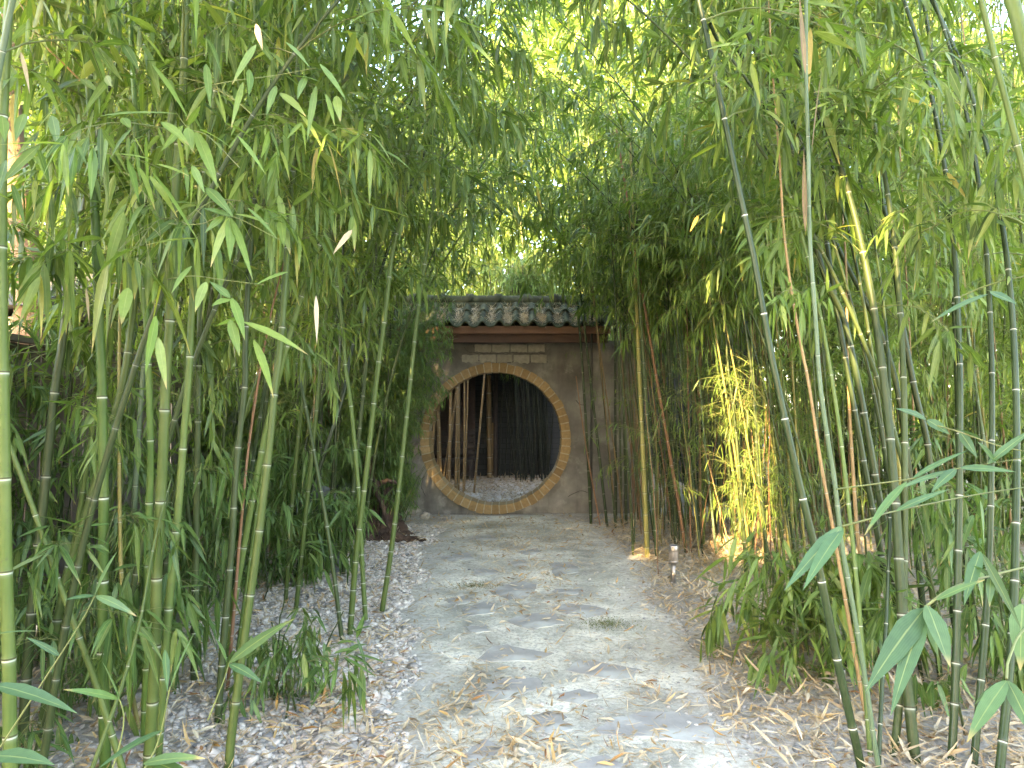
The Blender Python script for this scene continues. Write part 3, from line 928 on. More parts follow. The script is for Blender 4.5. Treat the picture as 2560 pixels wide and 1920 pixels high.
# close sprays of broad leaves, right foreground
th = RX[0]
bs = RX[2]
for stem, leaves in (
        ([(2312, 1518, 1.2), (2379, 1471, 1.22), (2473, 1440, 1.28), (2620, 1405, 1.4), (2740, 1380, 1.75)],
         [(2310, 1522, 1.2, 2171, 1722, 1.12, 66), (2312, 1526, 1.2, 2232, 1775, 1.1, 52), (2318, 1514, 1.2, 2372, 1660, 1.12, 66), (2320, 1518, 1.2, 2345, 1640, 1.3, 50), (2340, 1500, 1.2, 2470, 1446, 1.15, 24),
          (2450, 1379, 1.25, 2413, 1505, 1.2, 38), (2452, 1382, 1.25, 2545, 1560, 1.25, 30), (2476, 1442, 1.26, 2474, 1512, 1.24, 24), (2470, 1440, 1.26, 2430, 1412, 1.2, 18)]),
        ([(2105, 1316, 1.55), (2179, 1296, 1.55), (2237, 1278, 1.6), (2480, 1230, 1.7), (2720, 1200, 1.75)],
         [(2105, 1318, 1.55, 1968, 1470, 1.45, 42), (2107, 1320, 1.55, 2012, 1470, 1.43, 42), (2103, 1316, 1.55, 2050, 1400, 1.5, 30), (2266, 1205, 1.6, 2165, 1335, 1.5, 36), (2240, 1278, 1.6, 2380, 1220, 1.6, 22)]),
        ([(2090, 1223, 1.8), (2277, 1197, 1.8), (2381, 1174, 1.8), (2560, 1145, 1.8), (2700, 1120, 1.78)],
         [(2280, 1197, 1.8, 2430, 1120, 1.75, 22), (2281, 1199, 1.8, 2285, 1312, 1.8, 7), (2390, 1172, 1.8, 2330, 1230, 1.75, 28), (2400, 1170, 1.8, 2540, 1180, 1.75, 26), (2470, 1160, 1.8, 2600, 1060, 1.75, 26), (2490, 1158, 1.8, 2440, 1100, 1.75, 26), (2380, 1176, 1.8, 2230, 1230, 1.75, 15)]),
        ([(2516, 1698, 1.15), (2525, 1640, 1.2), (2580, 1560, 1.3), (2740, 1500, 1.7)],
         [(2516, 1702, 1.15, 2422, 1850, 1.1, 50), (2518, 1702, 1.15, 2590, 1850, 1.1, 46), (2514, 1700, 1.15, 2440, 1760, 1.2, 42), (2555, 1510, 1.3, 2551, 1665, 1.25, 60)]),
        ([(2330, 1060, 2.2), (2400, 1080, 2.1), (2520, 1120, 2.0), (2720, 1150, 1.8)],
         [(2316, 1048, 2.2, 2235, 1020, 2.15, 24), (2318, 1050, 2.2, 2372, 1085, 2.15, 30), (2400, 1080, 2.1, 2440, 1140, 2.05, 26), (2450, 1096, 2.1, 2380, 1070, 2.05, 20), (2470, 735, 2.2, 2330, 805, 2.15, 28), (2475, 730, 2.2, 2540, 760, 2.15, 30)])):
    b_ = stem_px(stem, .0022, 'twig', 'branch', th, bs)
    leafbits(leaves, 'leaf_near', 'foliage', b_, bs)
# close sprays, left foreground
bs = L4[2]
for stem, leaves in (
        ([(-20, 1900, 1.6), (110, 1700, 1.6), (200, 1560, 1.6), (238, 1488, 1.6)],
         [(237, 1487, 1.6, 298, 1368, 1.5, 26), (240, 1490, 1.6, 341, 1541, 1.5, 25), (236, 1489, 1.6, 160, 1500, 1.55, 16), (150, 1640, 1.6, 60, 1590, 1.6, 18)]),
        ([(-60, 1720, 1.25), (-20, 1712, 1.25), (0, 1710, 1.25)],
         [(-20, 1712, 1.25, 195, 1784, 1.15, 50), (-20, 1890, 1.2, 140, 1912, 1.12, 55), (-30, 1590, 1.4, 105, 1578, 1.35, 16)]),
        ([(255, 2000, 1.5), (300, 1860, 1.5), (310, 1790, 1.5), (298, 1747, 1.5)],
         [(296, 1747, 1.5, 150, 1722, 1.4, 26), (298, 1750, 1.5, 250, 1640, 1.45, 22)]),
        ([(300, 2010, 1.4), (390, 1870, 1.45), (424, 1724, 1.45), (440, 1690, 1.45)],
         [(405, 1826, 1.45, 240, 1925, 1.3, 38), (359, 1909, 1.4, 520, 1895, 1.3, 36), (424, 1722, 1.45, 494, 1562, 1.4, 20), (412, 1625, 1.5, 418, 1722, 1.48, 24), (380, 1905, 1.4, 500, 1960, 1.3, 36)]),
        ([(520, 1800, 1.85), (560, 1700, 1.85), (573, 1658, 1.85)],
         [(573, 1657, 1.85, 748, 1537, 1.75, 30), (573, 1660, 1.85, 656, 1708, 1.75, 28), (567, 1654, 1.85, 535, 1586, 1.8, 22)])):
    b_ = stem_px(stem, .0022, 'twig', 'branch', L4[0], bs)
    leafbits(leaves, 'leaf_near', 'foliage', b_, bs)
# leaf sprays that hang across the left stems at eye height and above
bs = L2[2]
SP = [
    ([(455, 237, 2.9), (520, 215, 2.6), (600, 200, 2.4), (680, 190, 2.3), (790, 170, 2.25)],
     [(640, 112, 2.3, 585, 205, 2.2, 20), (608, 205, 2.3, 580, 315, 2.2, 17), (625, 175, 2.3, 622, 237, 2.2, 26), (690, 215, 2.3, 668, 285, 2.2, 22), (700, 232, 2.3, 762, 290, 2.2, 28), (730, 190, 2.3, 800, 205, 2.2, 20), (765, 190, 2.25, 745, 245, 2.2, 24), (790, 215, 2.25, 770, 340, 2.2, 20), (815, 235, 2.25, 835, 310, 2.2, 20), (840, 240, 2.25, 850, 300, 2.2, 26), (715, 105, 2.25, 770, 165, 2.2, 22), (515, 160, 2.6, 525, 262, 2.5, 22), (800, 160, 2.25, 860, 245, 2.2, 26)]),
    ([(440, 280, 2.9), (470, 320, 2.5), (520, 340, 2.3), (600, 420, 2.2)],
     [(380, 160, 2.6, 465, 290, 2.45, 26), (490, 330, 2.4, 540, 462, 2.25, 34), (500, 325, 2.4, 575, 370, 2.25, 28), (470, 320, 2.4, 480, 375, 2.35, 34), (595, 340, 2.2, 660, 432, 2.15, 20), (480, 415, 2.3, 510, 480, 2.2, 22), (515, 470, 2.3, 580, 540, 2.2, 30), (405, 305, 2.4, 470, 362, 2.3, 30)]),
    ([(422, 560, 2.7), (500, 560, 2.4), (575, 540, 2.25), (700, 600, 2.2)],
     [(575, 540, 2.25, 505, 520, 2.2, 22), (572, 545, 2.25, 530, 660, 2.15, 32), (575, 545, 2.25, 575, 645, 2.15, 30), (578, 545, 2.25, 628, 692, 2.15, 26), (585, 535, 2.25, 670, 560, 2.2, 28), (620, 520, 2.2, 690, 595, 2.15, 14), (560, 540, 2.25, 515, 580, 2.2, 20), (570, 530, 2.25, 545, 600, 2.3, 30)]),
    ([(410, 700, 2.7), (480, 690, 2.3), (560, 700, 2.1), (660, 712, 2.1)],
     [(720, 680, 2.1, 640, 712, 2.05, 26), (478, 665, 2.2, 432, 730, 2.1, 30), (515, 705, 2.15, 490, 775, 2.1, 30), (580, 745, 2.1, 610, 845, 2.0, 32), (575, 748, 2.1, 530, 765, 2.05, 30), (575, 745, 2.1, 520, 700, 2.1, 24), (610, 805, 2.05, 765, 885, 1.95, 34), (635, 850, 2.05, 680, 985, 1.95, 34), (590, 800, 2.1, 540, 815, 2.05, 24), (390, 790, 2.2, 365, 925, 2.1, 28), (395, 845, 2.2, 415, 965, 2.1, 28), (320, 720, 2.4, 305, 805, 2.3, 36), (575, 800, 2.05, 597, 885, 2.0, 30)]),
    ([(255, 360, 2.9), (180, 350, 2.5), (100, 360, 2.4), (-20, 420, 2.3)],
     [(252, 358, 2.5, 140, 400, 2.4, 30), (95, 370, 2.4, 122, 460, 2.3, 22), (100, 362, 2.4, 5, 460, 2.3, 30), (200, 385, 2.4, 172, 462, 2.3, 22), (130, 290, 2.4, 145, 365, 2.3, 30), (60, 285, 2.4, 40, 350, 2.3, 28), (5, 290, 2.3, 12, 350, 2.25, 30), (15, 400, 2.3, -10, 505, 2.2, 24), (265, 190, 2.4, 278, 215, 2.4, 24), (30, 460, 2.3, 60, 560, 2.2, 20)]),
    ([(400, 420, 2.8), (350, 400, 2.5), (300, 390, 2.4), (250, 380, 2.4)],
     [(290, 385, 2.35, 380, 400, 2.3, 18), (320, 400, 2.35, 345, 500, 2.25, 26), (350, 420, 2.35, 385, 520, 2.25, 22), (375, 440, 2.35, 440, 540, 2.25, 20), (390, 410, 2.3, 470, 440, 2.25, 20), (380, 430, 2.3, 485, 590, 2.2, 30), (305, 295, 2.4, 325, 320, 2.4, 30), (250, 290, 2.4, 450, 285, 2.3, 14)]),
]
for stem, leaves in SP:
    b_ = stem_px(stem, .002, 'twig', 'branch', L2[0], bs)
    leafbits(leaves, 'leaf', 'foliage', b_, bs)
# dry leaves caught in the left foliage
for q in ((790, 740, 2.3, 792, 850, 2.25, 14), (880, 575, 2.6, 836, 632, 2.55, 16), (640, 60, 2.5, 655, 120, 2.5, 20), (52, 130, 2.5, 72, 225, 2.5, 18), (215, 720, 2.6, 222, 800, 2.6, 10)):
    leafbits([q], 'dry_leaf', 'dry_leaf', L2[0], bs, .45)

# ------------------------------------------------------------------ moon gate
GX, GY, GZ0 = -.23, 10.3, 1.055
gate = thing('moon_gate', 'grey plastered moon gate with round tan brick opening and tiled roof', 'moon gate', (GX, GY, 0))
XL, XR, ZT = -1.52, 1.95, 2.42      # wall extent relative to the gate centre
THK = .3
RO, RI = 1.05, .925


def wall_rect(ang):
    c, s = math.cos(ang), math.sin(ang)
    t = 1e9
    if c > 1e-9: t = min(t, XR / c)
    if c < -1e-9: t = min(t, XL / c)
    if s > 1e-9: t = min(t, (ZT - GZ0) / s)
    if s < -1e-9: t = min(t, (-.12 - GZ0) / s)
    return t * c, t * s


angs = set(np.linspace(0, 2 * PI, 128, endpoint=False).tolist())
for cx_, cz_ in ((XL, ZT - GZ0), (XR, ZT - GZ0), (XL, -.12 - GZ0), (XR, -.12 - GZ0)):
    angs.add(math.atan2(cz_, cx_) % (2 * PI))
angs = sorted(angs)
mb = MB()
n = len(angs)
rows = []
for yy, flip in ((0, 0), (THK, 1)):
    inner = np.array([[(RO - .02) * math.cos(a), yy, GZ0 + (RO - .02) * math.sin(a)] for a in angs])
    outer = np.array([[wall_rect(a)[0], yy, GZ0 + wall_rect(a)[1]] for a in angs])
    V = np.concatenate([inner, outer])
    q = [[k, (k + 1) % n, n + (k + 1) % n, n + k] for k in range(n)]
    if flip == 0:
        q = [x[::-1] for x in q]
    mb.add(V, q)
    rows.append(V)
q = []
for base_ in (0, n):
    V = np.concatenate([rows[0][base_:base_ + n], rows[1][base_:base_ + n]])
    q = [[k, (k + 1) % n, n + (k + 1) % n, n + k] for k in range(n)]
    mb.add(V, q)
obj('wall', mb.build('wall', [M['plaster']], False), gate)
# ring of bricks
mb = MB()
NB = 58
for k in range(NB):
    a0, a1 = 2 * PI * (k + .075) / NB, 2 * PI * (k + .925) / NB
    ro, ri = RO + R.gauss(0, .005), RI + R.gauss(0, .004)
    y0, y1 = -.035 + R.gauss(0, .003), THK + .03
    V = []
    for yy in (y0, y1):
        for rr_, aa in ((ri, a0), (ri, (a0 + a1) / 2), (ri, a1), (ro, a1), (ro, (a0 + a1) / 2), (ro, a0)):
            V.append([rr_ * math.cos(aa), yy, GZ0 + rr_ * math.sin(aa)])
    mb.add(V, [[0, 1, 4, 5], [1, 2, 3, 4], [11, 10, 7, 6], [10, 9, 8, 7], [0, 6, 7, 1], [1, 7, 8, 2], [2, 8, 9, 3], [3, 9, 10, 4], [4, 10, 11, 5], [5, 11, 6, 0]], min(1, max(0, R.gauss(.5, .25))), 0)
nm = 116
V, q = [], []
for k in range(nm):
    a = 2 * PI * k / nm
    for rr_, yy in ((RI + .006, -.026), (RO - .006, -.026), (RO - .006, THK + .02), (RI + .006, THK + .02)):
        V.append([rr_ * math.cos(a), yy, GZ0 + rr_ * math.sin(a)])
    k2 = (k + 1) % nm
    for s in range(4):
        s2 = (s + 1) % 4
        q.append([4 * k + s, 4 * k + s2, 4 * k2 + s2, 4 * k2 + s])
mb.add(V, q, .5, 1)
obj('brick_ring', mb.build('brick_ring', [M['ringbrick'], M['mortar']], False), gate)


def gxz(px, py, Y=GY):
    p = at(px, py, Y)
    return p[0] - GX, p[2]


# pale blocks where the plaster fell off
for r_, (y0, y1, xs_) in enumerate(((861, 880, (1185, 1229, 1275, 1319, 1363)), (887, 905, (1153, 1197, 1241, 1282, 1325, 1368)))):
    for a, b_ in zip(xs_[:-1], xs_[1:]):
        x0, z1 = gxz(a + 2, y0)
        x1, z0 = gxz(b_ - 1.5, y1)
        mb = MB()
        nn = 9
        bot = [z0 + R.gauss(0, .004) - (abs(R.gauss(0, .012)) if r_ else 0) for _ in range(nn)]
        top_ = [z1 + R.gauss(0, .003) for _ in range(nn)]
        V, q = [], []
        for k in range(nn):
            x = x0 + (x1 - x0) * k / (nn - 1)
            V += [[x, 0, bot[k]], [x, -.009, bot[k] + .004], [x, -.009, top_[k] - .004], [x, 0, top_[k]]]
        for k in range(nn - 1):
            for s in range(3):
                q.append([4 * k + s, 4 * k + 4 + s, 4 * k + 5 + s, 4 * k + 1 + s])
        mb.add(V, q, R.uniform(.2, .9))
        for e in (0, nn - 1):
            mb.add(np.array(V)[4 * e:4 * e + 4], [[0, 1, 2, 3]], .3)
        obj('exposed_block', mb.build('exposed_block', [M['block']], False), gate)
# cracks beneath and beside the blocks, and across the plaster
mb = MB()
for pts in ([(1183, 862), (1188, 872), (1198, 882), (1230, 884), (1276, 882), (1320, 884), (1363, 883)], [(1160, 868), (1175, 880), (1197, 884)],
            [(1185, 903), (1212, 902), (1240, 908), (1256, 897), (1275, 907), (1292, 899), (1320, 905), (1345, 900), (1368, 905)],
            [(1526, 1054), (1540, 1052), (1562, 1056)], [(1440, 1000), (1448, 1010), (1460, 1013)], [(1060, 1190), (1052, 1215), (1064, 1240)], [(1420, 1240), (1450, 1228), (1470, 1232)], [(1225, 862), (1227, 884)], [(1272, 862), (1274, 882)]):
    P = []
    for x, y in pts:
        a, z = gxz(x, y)
        P.append([a, -.001, z])
    P = smooth_path(np.array(P), .03)
    P[:, 0] += rng.normal(0, .004, len(P))
    P[:, 2] += rng.normal(0, .004, len(P))
    mb.tube(P, .005, 4)
obj('plaster_crack', mb.build('plaster_crack', [M['crack']]), gate)
# roof: eave boards, two tile courses a side, ridge
RX0, RX1 = -1.50, 1.60
mb = MB()
mb.box((RX0 + .05, -.46, 2.475), (RX1 - .05, -.425, 2.575))
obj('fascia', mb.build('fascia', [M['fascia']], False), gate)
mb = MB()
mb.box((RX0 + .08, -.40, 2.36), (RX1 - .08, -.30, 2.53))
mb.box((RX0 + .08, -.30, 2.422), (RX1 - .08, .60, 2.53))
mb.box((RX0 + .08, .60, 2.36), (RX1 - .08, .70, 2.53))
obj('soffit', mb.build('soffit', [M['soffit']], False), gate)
TP = .226


def tile_prof(u):
    u = u % 1.0
    return np.where(u < .52, .062 * np.sin(PI * u / .52) ** .8, -.012 * np.sin(PI * (u - .52) / .48))


mb = MB()
xs_ = np.arange(RX0, RX1, TP / 14)
for side in (1, -1):
    for (s0, s1, lift) in ((0.0, .42, .0), (.36, .70, .034)):
        Vr = []
        for s in (s0 - .0, s0, s0 + .012, (s0 + s1) / 2, s1):
            first = len(Vr) == 0
            yy = (-.52 + s) if side == 1 else (.82 - s)
            zz = 2.585 + .49 * s + lift + tile_prof(xs_ / TP) * (1.0 - .08 * (s - s0)) + (.0) + .01 * np.sin(xs_ * 5.3)
            jitter = .008 * np.sin(np.floor(xs_ / TP) * 12.9 + s0 * 77)
            yy = yy + jitter
            if first:
                zz = zz - .020
            Vr.append(np.column_stack([xs_, np.full_like(xs_, 0) + yy, zz]))
        V = np.concatenate(Vr)
        k = len(xs_)
        i = np.arange(4)[:, None] * k + np.arange(k - 1)[None, :]
        mb.add(V, np.stack([i, i + 1, i + k + 1, i + k], -1).reshape(-1, 4))
        U_ = np.concatenate([Vr[0], Vr[4] - [0, 0, .02]])
        i = np.arange(k - 1)
        mb.add(U_, np.stack([i, i + k, i + k + 1, i + 1], -1))
obj('roof_tiles', mb.build('roof_tiles', [M['tile']], False), gate)
mb = MB()
x = RX0 - .03
k = 0
while x < RX1 - .02:
    x2 = min(RX1 + .03, x + .40)
    P = [[x, .15, 3.0], [x + .06, .15, 3.002], [x + .07, .15, 3.0], [x2 - .09, .15, 3.0 + R.gauss(0, .004)], [x2 - .08, .15, 3.005], [x2 - .005, .15, 3.01], [x2, .15, 3.0]]
    mb.tube(P, [.076, .078, .076, .076, .094, .096, .08], 14, .5, 0, True)
    x = x2
    k += 1
mb.box((RX0, .06, 2.88), (RX1, .24, 2.965), .5, 0)
obj('ridge', mb.build('ridge', [M['tile']]), gate)


# ------------------------------------------------------------------ litter
def litter_mesh(name, X, Y, Z, L, W, tone, flat=.25, mats=None, lod=1, curl=.3):
    n = len(X)
    az = rng.uniform(0, 2 * PI, n)
    el = rng.normal(.05, flat, n)
    D = np.stack([np.cos(el) * np.cos(az), np.cos(el) * np.sin(az), np.sin(el)], -1)
    Nn = np.stack([rng.normal(0, .5, n), rng.normal(0, .5, n), np.ones(n)], -1)
    mbx = MB()
    add_leaves(mbx, np.stack([X, Y, Z], -1), D, Nn, L, W, tone, rng.normal(.0, curl, n), lod, 0, .5)
    return mbx.build(name, mats or [M['dry_leaf']])


n = 70000
d = 2.4 + 8.0 * rng.random(n) ** 1.25
X = rng.uniform(-1, 1, n) * (.72 * d + .2)
l, r = path_edges(d)
inp = (X > l) & (X < r)
hp = np.zeros(n)
for cx_, cy_, s_ in ((.05, 3.35, .28), (-.5, 3.2, .3), (-.25, 3.75, .2), (-.15, 4.2, .16), (.3, 5.6, .3), (.2, 6.6, .4), (.0, 7.8, .6), (.2, 9.0, .9), (-.35, 5.9, .3), (.7, 3.9, .15), (-.1, 3.0, .2), (.55, 3.25, .12)):
    hp += np.exp(-(((X - cx_) / s_) ** 2 + ((d - cy_) / (s_ * 1.2)) ** 2))
near_edge = np.exp(-np.minimum(np.abs(X - l), np.abs(X - r)) / .25)
p = np.where(inp, .12 + .6 * np.clip(hp, 0, 1.2) + .18 * near_edge * np.clip((d - 2.5) / 3, .25, 1), np.where(X > 0, .55, .42 + .25 * np.exp(-np.abs(X - l) / .3)))
p = np.where(d > 8.6, np.maximum(p, .55), p)
k = rng.random(n) < p
X, d = X[k], d[k]
k = ~((d > 10.0) & (d < 10.7))
X, d = X[k], d[k]
n = len(X)
tn = np.clip(rng.normal(.6, .17, n), .05, .88)
tn = np.where(rng.random(n) < .13, rng.uniform(.88, 1, n), tn)
thin = rng.random(n) < .62
L = rng.uniform(.03, .105, n)
W = np.where(thin, rng.uniform(.003, .006, n), rng.uniform(.009, .02, n))
Zl = gz(X, d) + .008 + rng.random(n) * .014 + np.where(X < path_edges(d)[0] + .05, .022, 0)
o = obj('leaf_litter', litter_mesh('leaf_litter', X, d, Zl, L, W, tn))
tag(o, 'dry straw coloured bamboo leaves strewn over the path and soil', 'leaf litter', None, 'stuff')
# deeper litter on the court floor and under the right hand stems
n = 9000
X = rng.uniform(-2.6, 2.6, n)
Y = rng.uniform(10.65, 15.9, n)
tn = np.clip(rng.normal(.38, .2, n), .02, .85)
o = obj('leaf_litter', litter_mesh('court_litter', X, Y, gz(X, Y) + .008 + rng.random(n) * .02, rng.uniform(.06, .14, n), rng.uniform(.006, .018, n), tn))
tag(o, 'brown leaf litter covering the floor beyond the round opening', 'leaf litter', None, 'stuff')
n = 9500
X = rng.normal(2.2, .75, n)
Y = rng.uniform(3.0, 9.6, n)
k = X > path_edges(Y)[1] - .12
X, Y = X[k], Y[k]
n = len(X)
o = obj('leaf_litter', litter_mesh('thicket_litter', X, Y, gz(X, Y) + .01 + rng.random(n) * .05, rng.uniform(.04, .15, n), rng.uniform(.004, .02, n), np.clip(rng.normal(.58, .2, n), 0, .9), .35))
tag(o, 'heaped papery leaves and sheaths around the feet of the right thicket', 'leaf litter', None, 'stuff')
# straw in the tile valleys
X, Y, Z = [], [], []
for _ in range(3600):
    col = R.choice([-6, -4, -3, -2, -1, 0, 0, 1, 1, 2, 2, 3, 4, 5])
    x = (col + R.gauss(.78, .13)) * TP
    if not RX0 + .04 < x < RX1 - .04:
        continue
    s = abs(R.gauss(.22, .18))
    if s > .7:
        continue
    X.append(x + GX); Y.append(-.50 + s + GY)
    Z.append(2.60 + .49 * s + (.034 if s > .36 else 0) + R.random() * .035)
n = len(X)
o = obj('straw_litter', litter_mesh('straw_litter', np.array(X), np.array(Y), np.array(Z), rng.uniform(.04, .10, n), rng.uniform(.0025, .006, n), np.clip(rng.normal(.72, .1, n), .4, .88), .45))
tag(o, 'pale dead leaves caught in the valleys of the gate roof tiles', 'leaf litter', None, 'stuff')

# gravel on the left
bmx = bmesh.new()
bmesh.ops.create_icosphere(bmx, subdivisions=2, radius=1)
IV = np.array([v.co[:] for v in bmx.verts])
IF = np.array([[v.index for v in f.verts] for f in bmx.faces])
bmx.free()


def pebbles(X, Y, S, tone, name, zl=.35):
    n = len(X)
    sc = S[:, None] * np.stack([rng.uniform(.75, 1.25, n), rng.uniform(.75, 1.25, n), rng.uniform(.4, .75, n)], -1)
    bumps = 1 + .10 * rng.normal(size=(n, 42, 1))
    V = IV[None] * sc[:, None, :] * bumps
    a = rng.uniform(0, 2 * PI, n)
    tl = rng.normal(0, .3, n)
    x = V[..., 0] * np.cos(a)[:, None] - V[..., 1] * np.sin(a)[:, None]
    y = V[..., 0] * np.sin(a)[:, None] + V[..., 1] * np.cos(a)[:, None]
    z = V[..., 2] + x * tl[:, None]
    V = np.stack([x + X[:, None], y + Y[:, None], z + (gz(X, Y) + S * zl)[:, None]], -1)
    mbx = MB()
    mbx.add(V.reshape(-1, 3), (IF[None] + np.arange(n)[:, None, None] * 42).reshape(-1, 3), np.repeat(tone, 42))
    return mbx.build(name, [M['pebble']])


n = 21000
Y = 2.6 + 6.8 * rng.random(n) ** 1.2
l, r = path_edges(Y)
X = l + .1 - np.abs(rng.normal(0, .75, n))
dens = np.clip(1.3 - np.abs(X - l + .3) * .5, .15, 1)
k = (rng.random(n) < dens) & (X > -2.7)
X, Y = X[k], Y[k]
n = len(X)
S = rng.uniform(.007, .016, n) * np.where(rng.random(n) < .06, 2.1, 1)
tn = rng.random(n) ** .8
o = obj('gravel', pebbles(X, Y, S, tn, 'gravel'))
tag(o, 'grey and buff river gravel along the left of the path', 'gravel', None, 'stuff')
n = 900
Y = rng.uniform(2.8, 8, n)
X = path_edges(Y)[1] + rng.normal(.15, .35, n)
o = obj('gravel', pebbles(X, Y, rng.uniform(.004, .014, n), rng.random(n) * .6, 'gravel_right'))
tag(o, 'sparse dark pebbles in the soil along the right path edge', 'gravel', None, 'stuff')


n = 5200
Y = 2.6 + 7.2 * rng.random(n) ** 1.3
l, r = path_edges(Y)
X = l + (r - l) * rng.random(n)
o = obj('grit', pebbles(X, Y, rng.uniform(.0025, .007, n) * np.where(rng.random(n) < .04, 2.2, 1), rng.random(n) * .75, 'grit', .6))
tag(o, 'fine grit and crumbs scattered over the dusty path', 'grit', None, 'stuff')


def rock(label, px, py, size, mat='rock', squash=.7, name='rock', cat='rock', group=None, zoff=.3, Y=None):
    g = onground(px, py) if Y is None else at(px, py, Y)
    bmx = bmesh.new()
    bmesh.ops.create_icosphere(bmx, subdivisions=3, radius=1)
    V = np.array([v.co[:] for v in bmx.verts])
    Fc = np.array([[v.index for v in f.verts] for f in bmx.faces])
    bmx.free()
    s = np.ones(len(V))
    for _ in range(9):
        w = rng.normal(size=3) * 2.4
        s += .065 * np.sin(V @ w + R.uniform(0, 6))
    for _ in range(7):                      # chipped facets
        nrm = rng.normal(size=3)
        nrm /= np.linalg.norm(nrm)
        dd = (V * s[:, None]) @ nrm
        lim = R.uniform(.68, .9)
        s = np.where(dd > lim, s * lim / np.maximum(dd, 1e-6), s)
    V = V * s[:, None] * np.array([size, size * R.uniform(.7, 1), size * squash])
    V += rng.normal(0, size * .012, V.shape)
    mbx = MB()
    mbx.add(V, Fc)
    o = obj(name, mbx.build(name, [M[mat]]), None, (g[0], g[1], float(gz(g[0], g[1])) + size * squash * zoff))
    o.rotation_euler = (0, 0, R.uniform(0, 6))
    return tag(o, label, cat, group)


KG = 'stones lying beside the path'
rock('pale lumpy rock at the left foot of the gate wall', 1030, 1290, .15, group=KG)
rock('rounded buff rock beside the pale lumpy one by the wall', 1062, 1297, .10, group=KG)
rock('small rock half sunk in litter near the wall foot', 1000, 1296, .09, group=KG)
rock('yellowish rock lit by the sun at the right of the gate foot', 1462, 1262, .10, group=KG)
rock('striped white stone lying in the litter lower right', 2045, 1812, .036, group=KG, squash=.6)
rock('rounded pale stone near the bottom of the path', 1800, 1893, .024, group=KG)
rock('chipped yellowish stone at the litter edge', 1952, 1756, .032, group=KG)
rock('dark grey stone with flat top in the right litter', 1885, 1748, .032, 'rock_dark', .5, group=KG)
rock('dark grey stone nearest the bold leaning stem', 1994, 1875, .034, 'rock_dark', .5, group=KG)
rock('small dark stone beside the path where litter begins', 1762, 1595, .026, 'rock_dark', .6, group=KG)
rock('dark stone in the dusty soil below the leafy bush', 1848, 1664, .032, 'rock_dark', .5, group=KG)
rock('flat pale stone lying behind the steel lamp', 1735, 1412, .09, 'rock', .35, group=KG)
rock('largest grey cobble in the gravel at the bottom left', 836, 1875, .055, 'rock', .6, group=KG)
rock('big dark cobble in the gravel left of the free stems', 800, 1485, .05, 'rock_dark', .5, group=KG)

# moss
for (cx_, cy_, rx, ry, lab, ng) in ((1183, 1461, .22, .12, 'olive moss tuft on the left half of the path', 900), (1512, 1559, .2, .13, 'darkest round moss patch right of centre on the path', 1100)):
    c0 = onground(cx_, cy_)
    a = rng.normal(0, .5, (ng, 2)) * [rx, ry] * (1 + .5 * np.sin(rng.uniform(0, 6.28, (ng, 1)) * 3))
    X, Y = c0[0] + a[:, 0], c0[1] + a[:, 1]
    D = np.stack([rng.normal(0, 1, ng), rng.normal(0, 1, ng), rng.uniform(.0, .7, ng)], -1)
    mbx = MB()
    add_leaves(mbx, np.stack([X, Y, gz(X, Y) + .006], -1), D, rng.normal(0, 1, (ng, 3)), rng.uniform(.005, .014, ng), rng.uniform(.004, .008, ng), rng.random(ng), np.zeros(ng), 2)
    tag(obj('moss', mbx.build('moss', [M['moss']])), lab, 'moss', None, 'stuff')


# ------------------------------------------------------------------ solar stake lamps
def lathe(mbx, prof, sides=24, mat=0, tone=.5):
    th = np.arange(sides) * 2 * PI / sides
    V = np.array([[r_ * math.cos(t), r_ * math.sin(t), z] for r_, z in prof for t in th])
    i = np.arange(len(prof) - 1)[:, None] * sides
    j = np.arange(sides)[None, :]
    k = (j + 1) % sides
    mbx.add(V, np.stack([i + j, i + k, i + sides + k, i + sides + j], -1).reshape(-1, 4), tone, mat)


def lamp(loc, label, sc=1.0, tilt=0.0):
    t = thing('solar_lamp', label, 'garden lamp', loc, 'solar stake lamps')
    t.rotation_euler = (0, tilt, 0)
    t.scale = (sc, sc, sc)
    a = MB(); lathe(a, [(.0, -.05), (.021, -.05), (.021, .165), (0, .165)])
    obj('stake', a.build('stake', [M['steel']]), t)
    a = MB(); lathe(a, [(.0, .160), (.034, .160), (.038, .172), (.038, .185), (.030, .186)])
    obj('collar', a.build('collar', [M['steel']]), t)
    a = MB(); lathe(a, [(.036, .184), (.0375, .186), (.0375, .262), (.036, .264)], 20)
    for k in range(20):
        th_ = 2 * PI * k / 20
        a.tube([[.038 * math.cos(th_), .038 * math.sin(th_), .186], [.038 * math.cos(th_), .038 * math.sin(th_), .262]], .0018, 4)
    obj('lens', a.build('lens', [M['lens']]), t)
    a = MB(); lathe(a, [(.036, .260), (.041, .260), (.042, .264), (.042, .310), (.039, .313), (.037, .308)])
    obj('cap', a.build('cap', [M['steel']]), t)
    a = MB(); lathe(a, [(.0375, .306), (.0, .3065)])
    obj('solar_panel', a.build('solar_panel', [M['cell']]), t)


g = onground(1683, 1463)
lamp((g[0], g[1], float(gz(g[0], g[1]))), 'steel solar stake lamp standing free at the right path edge', 1.0, .02)
g = onground(2192, 1853)
lamp((g[0], g[1] + .35, float(gz(g[0], g[1]))), 'solar lamp half hidden by bamboo feet at the lower right', .62, -.03)

# ------------------------------------------------------------------ statue and stump
def skin_tree(edges_pts, name, mat, parent=None, loc=(0, 0, 0)):
    return None


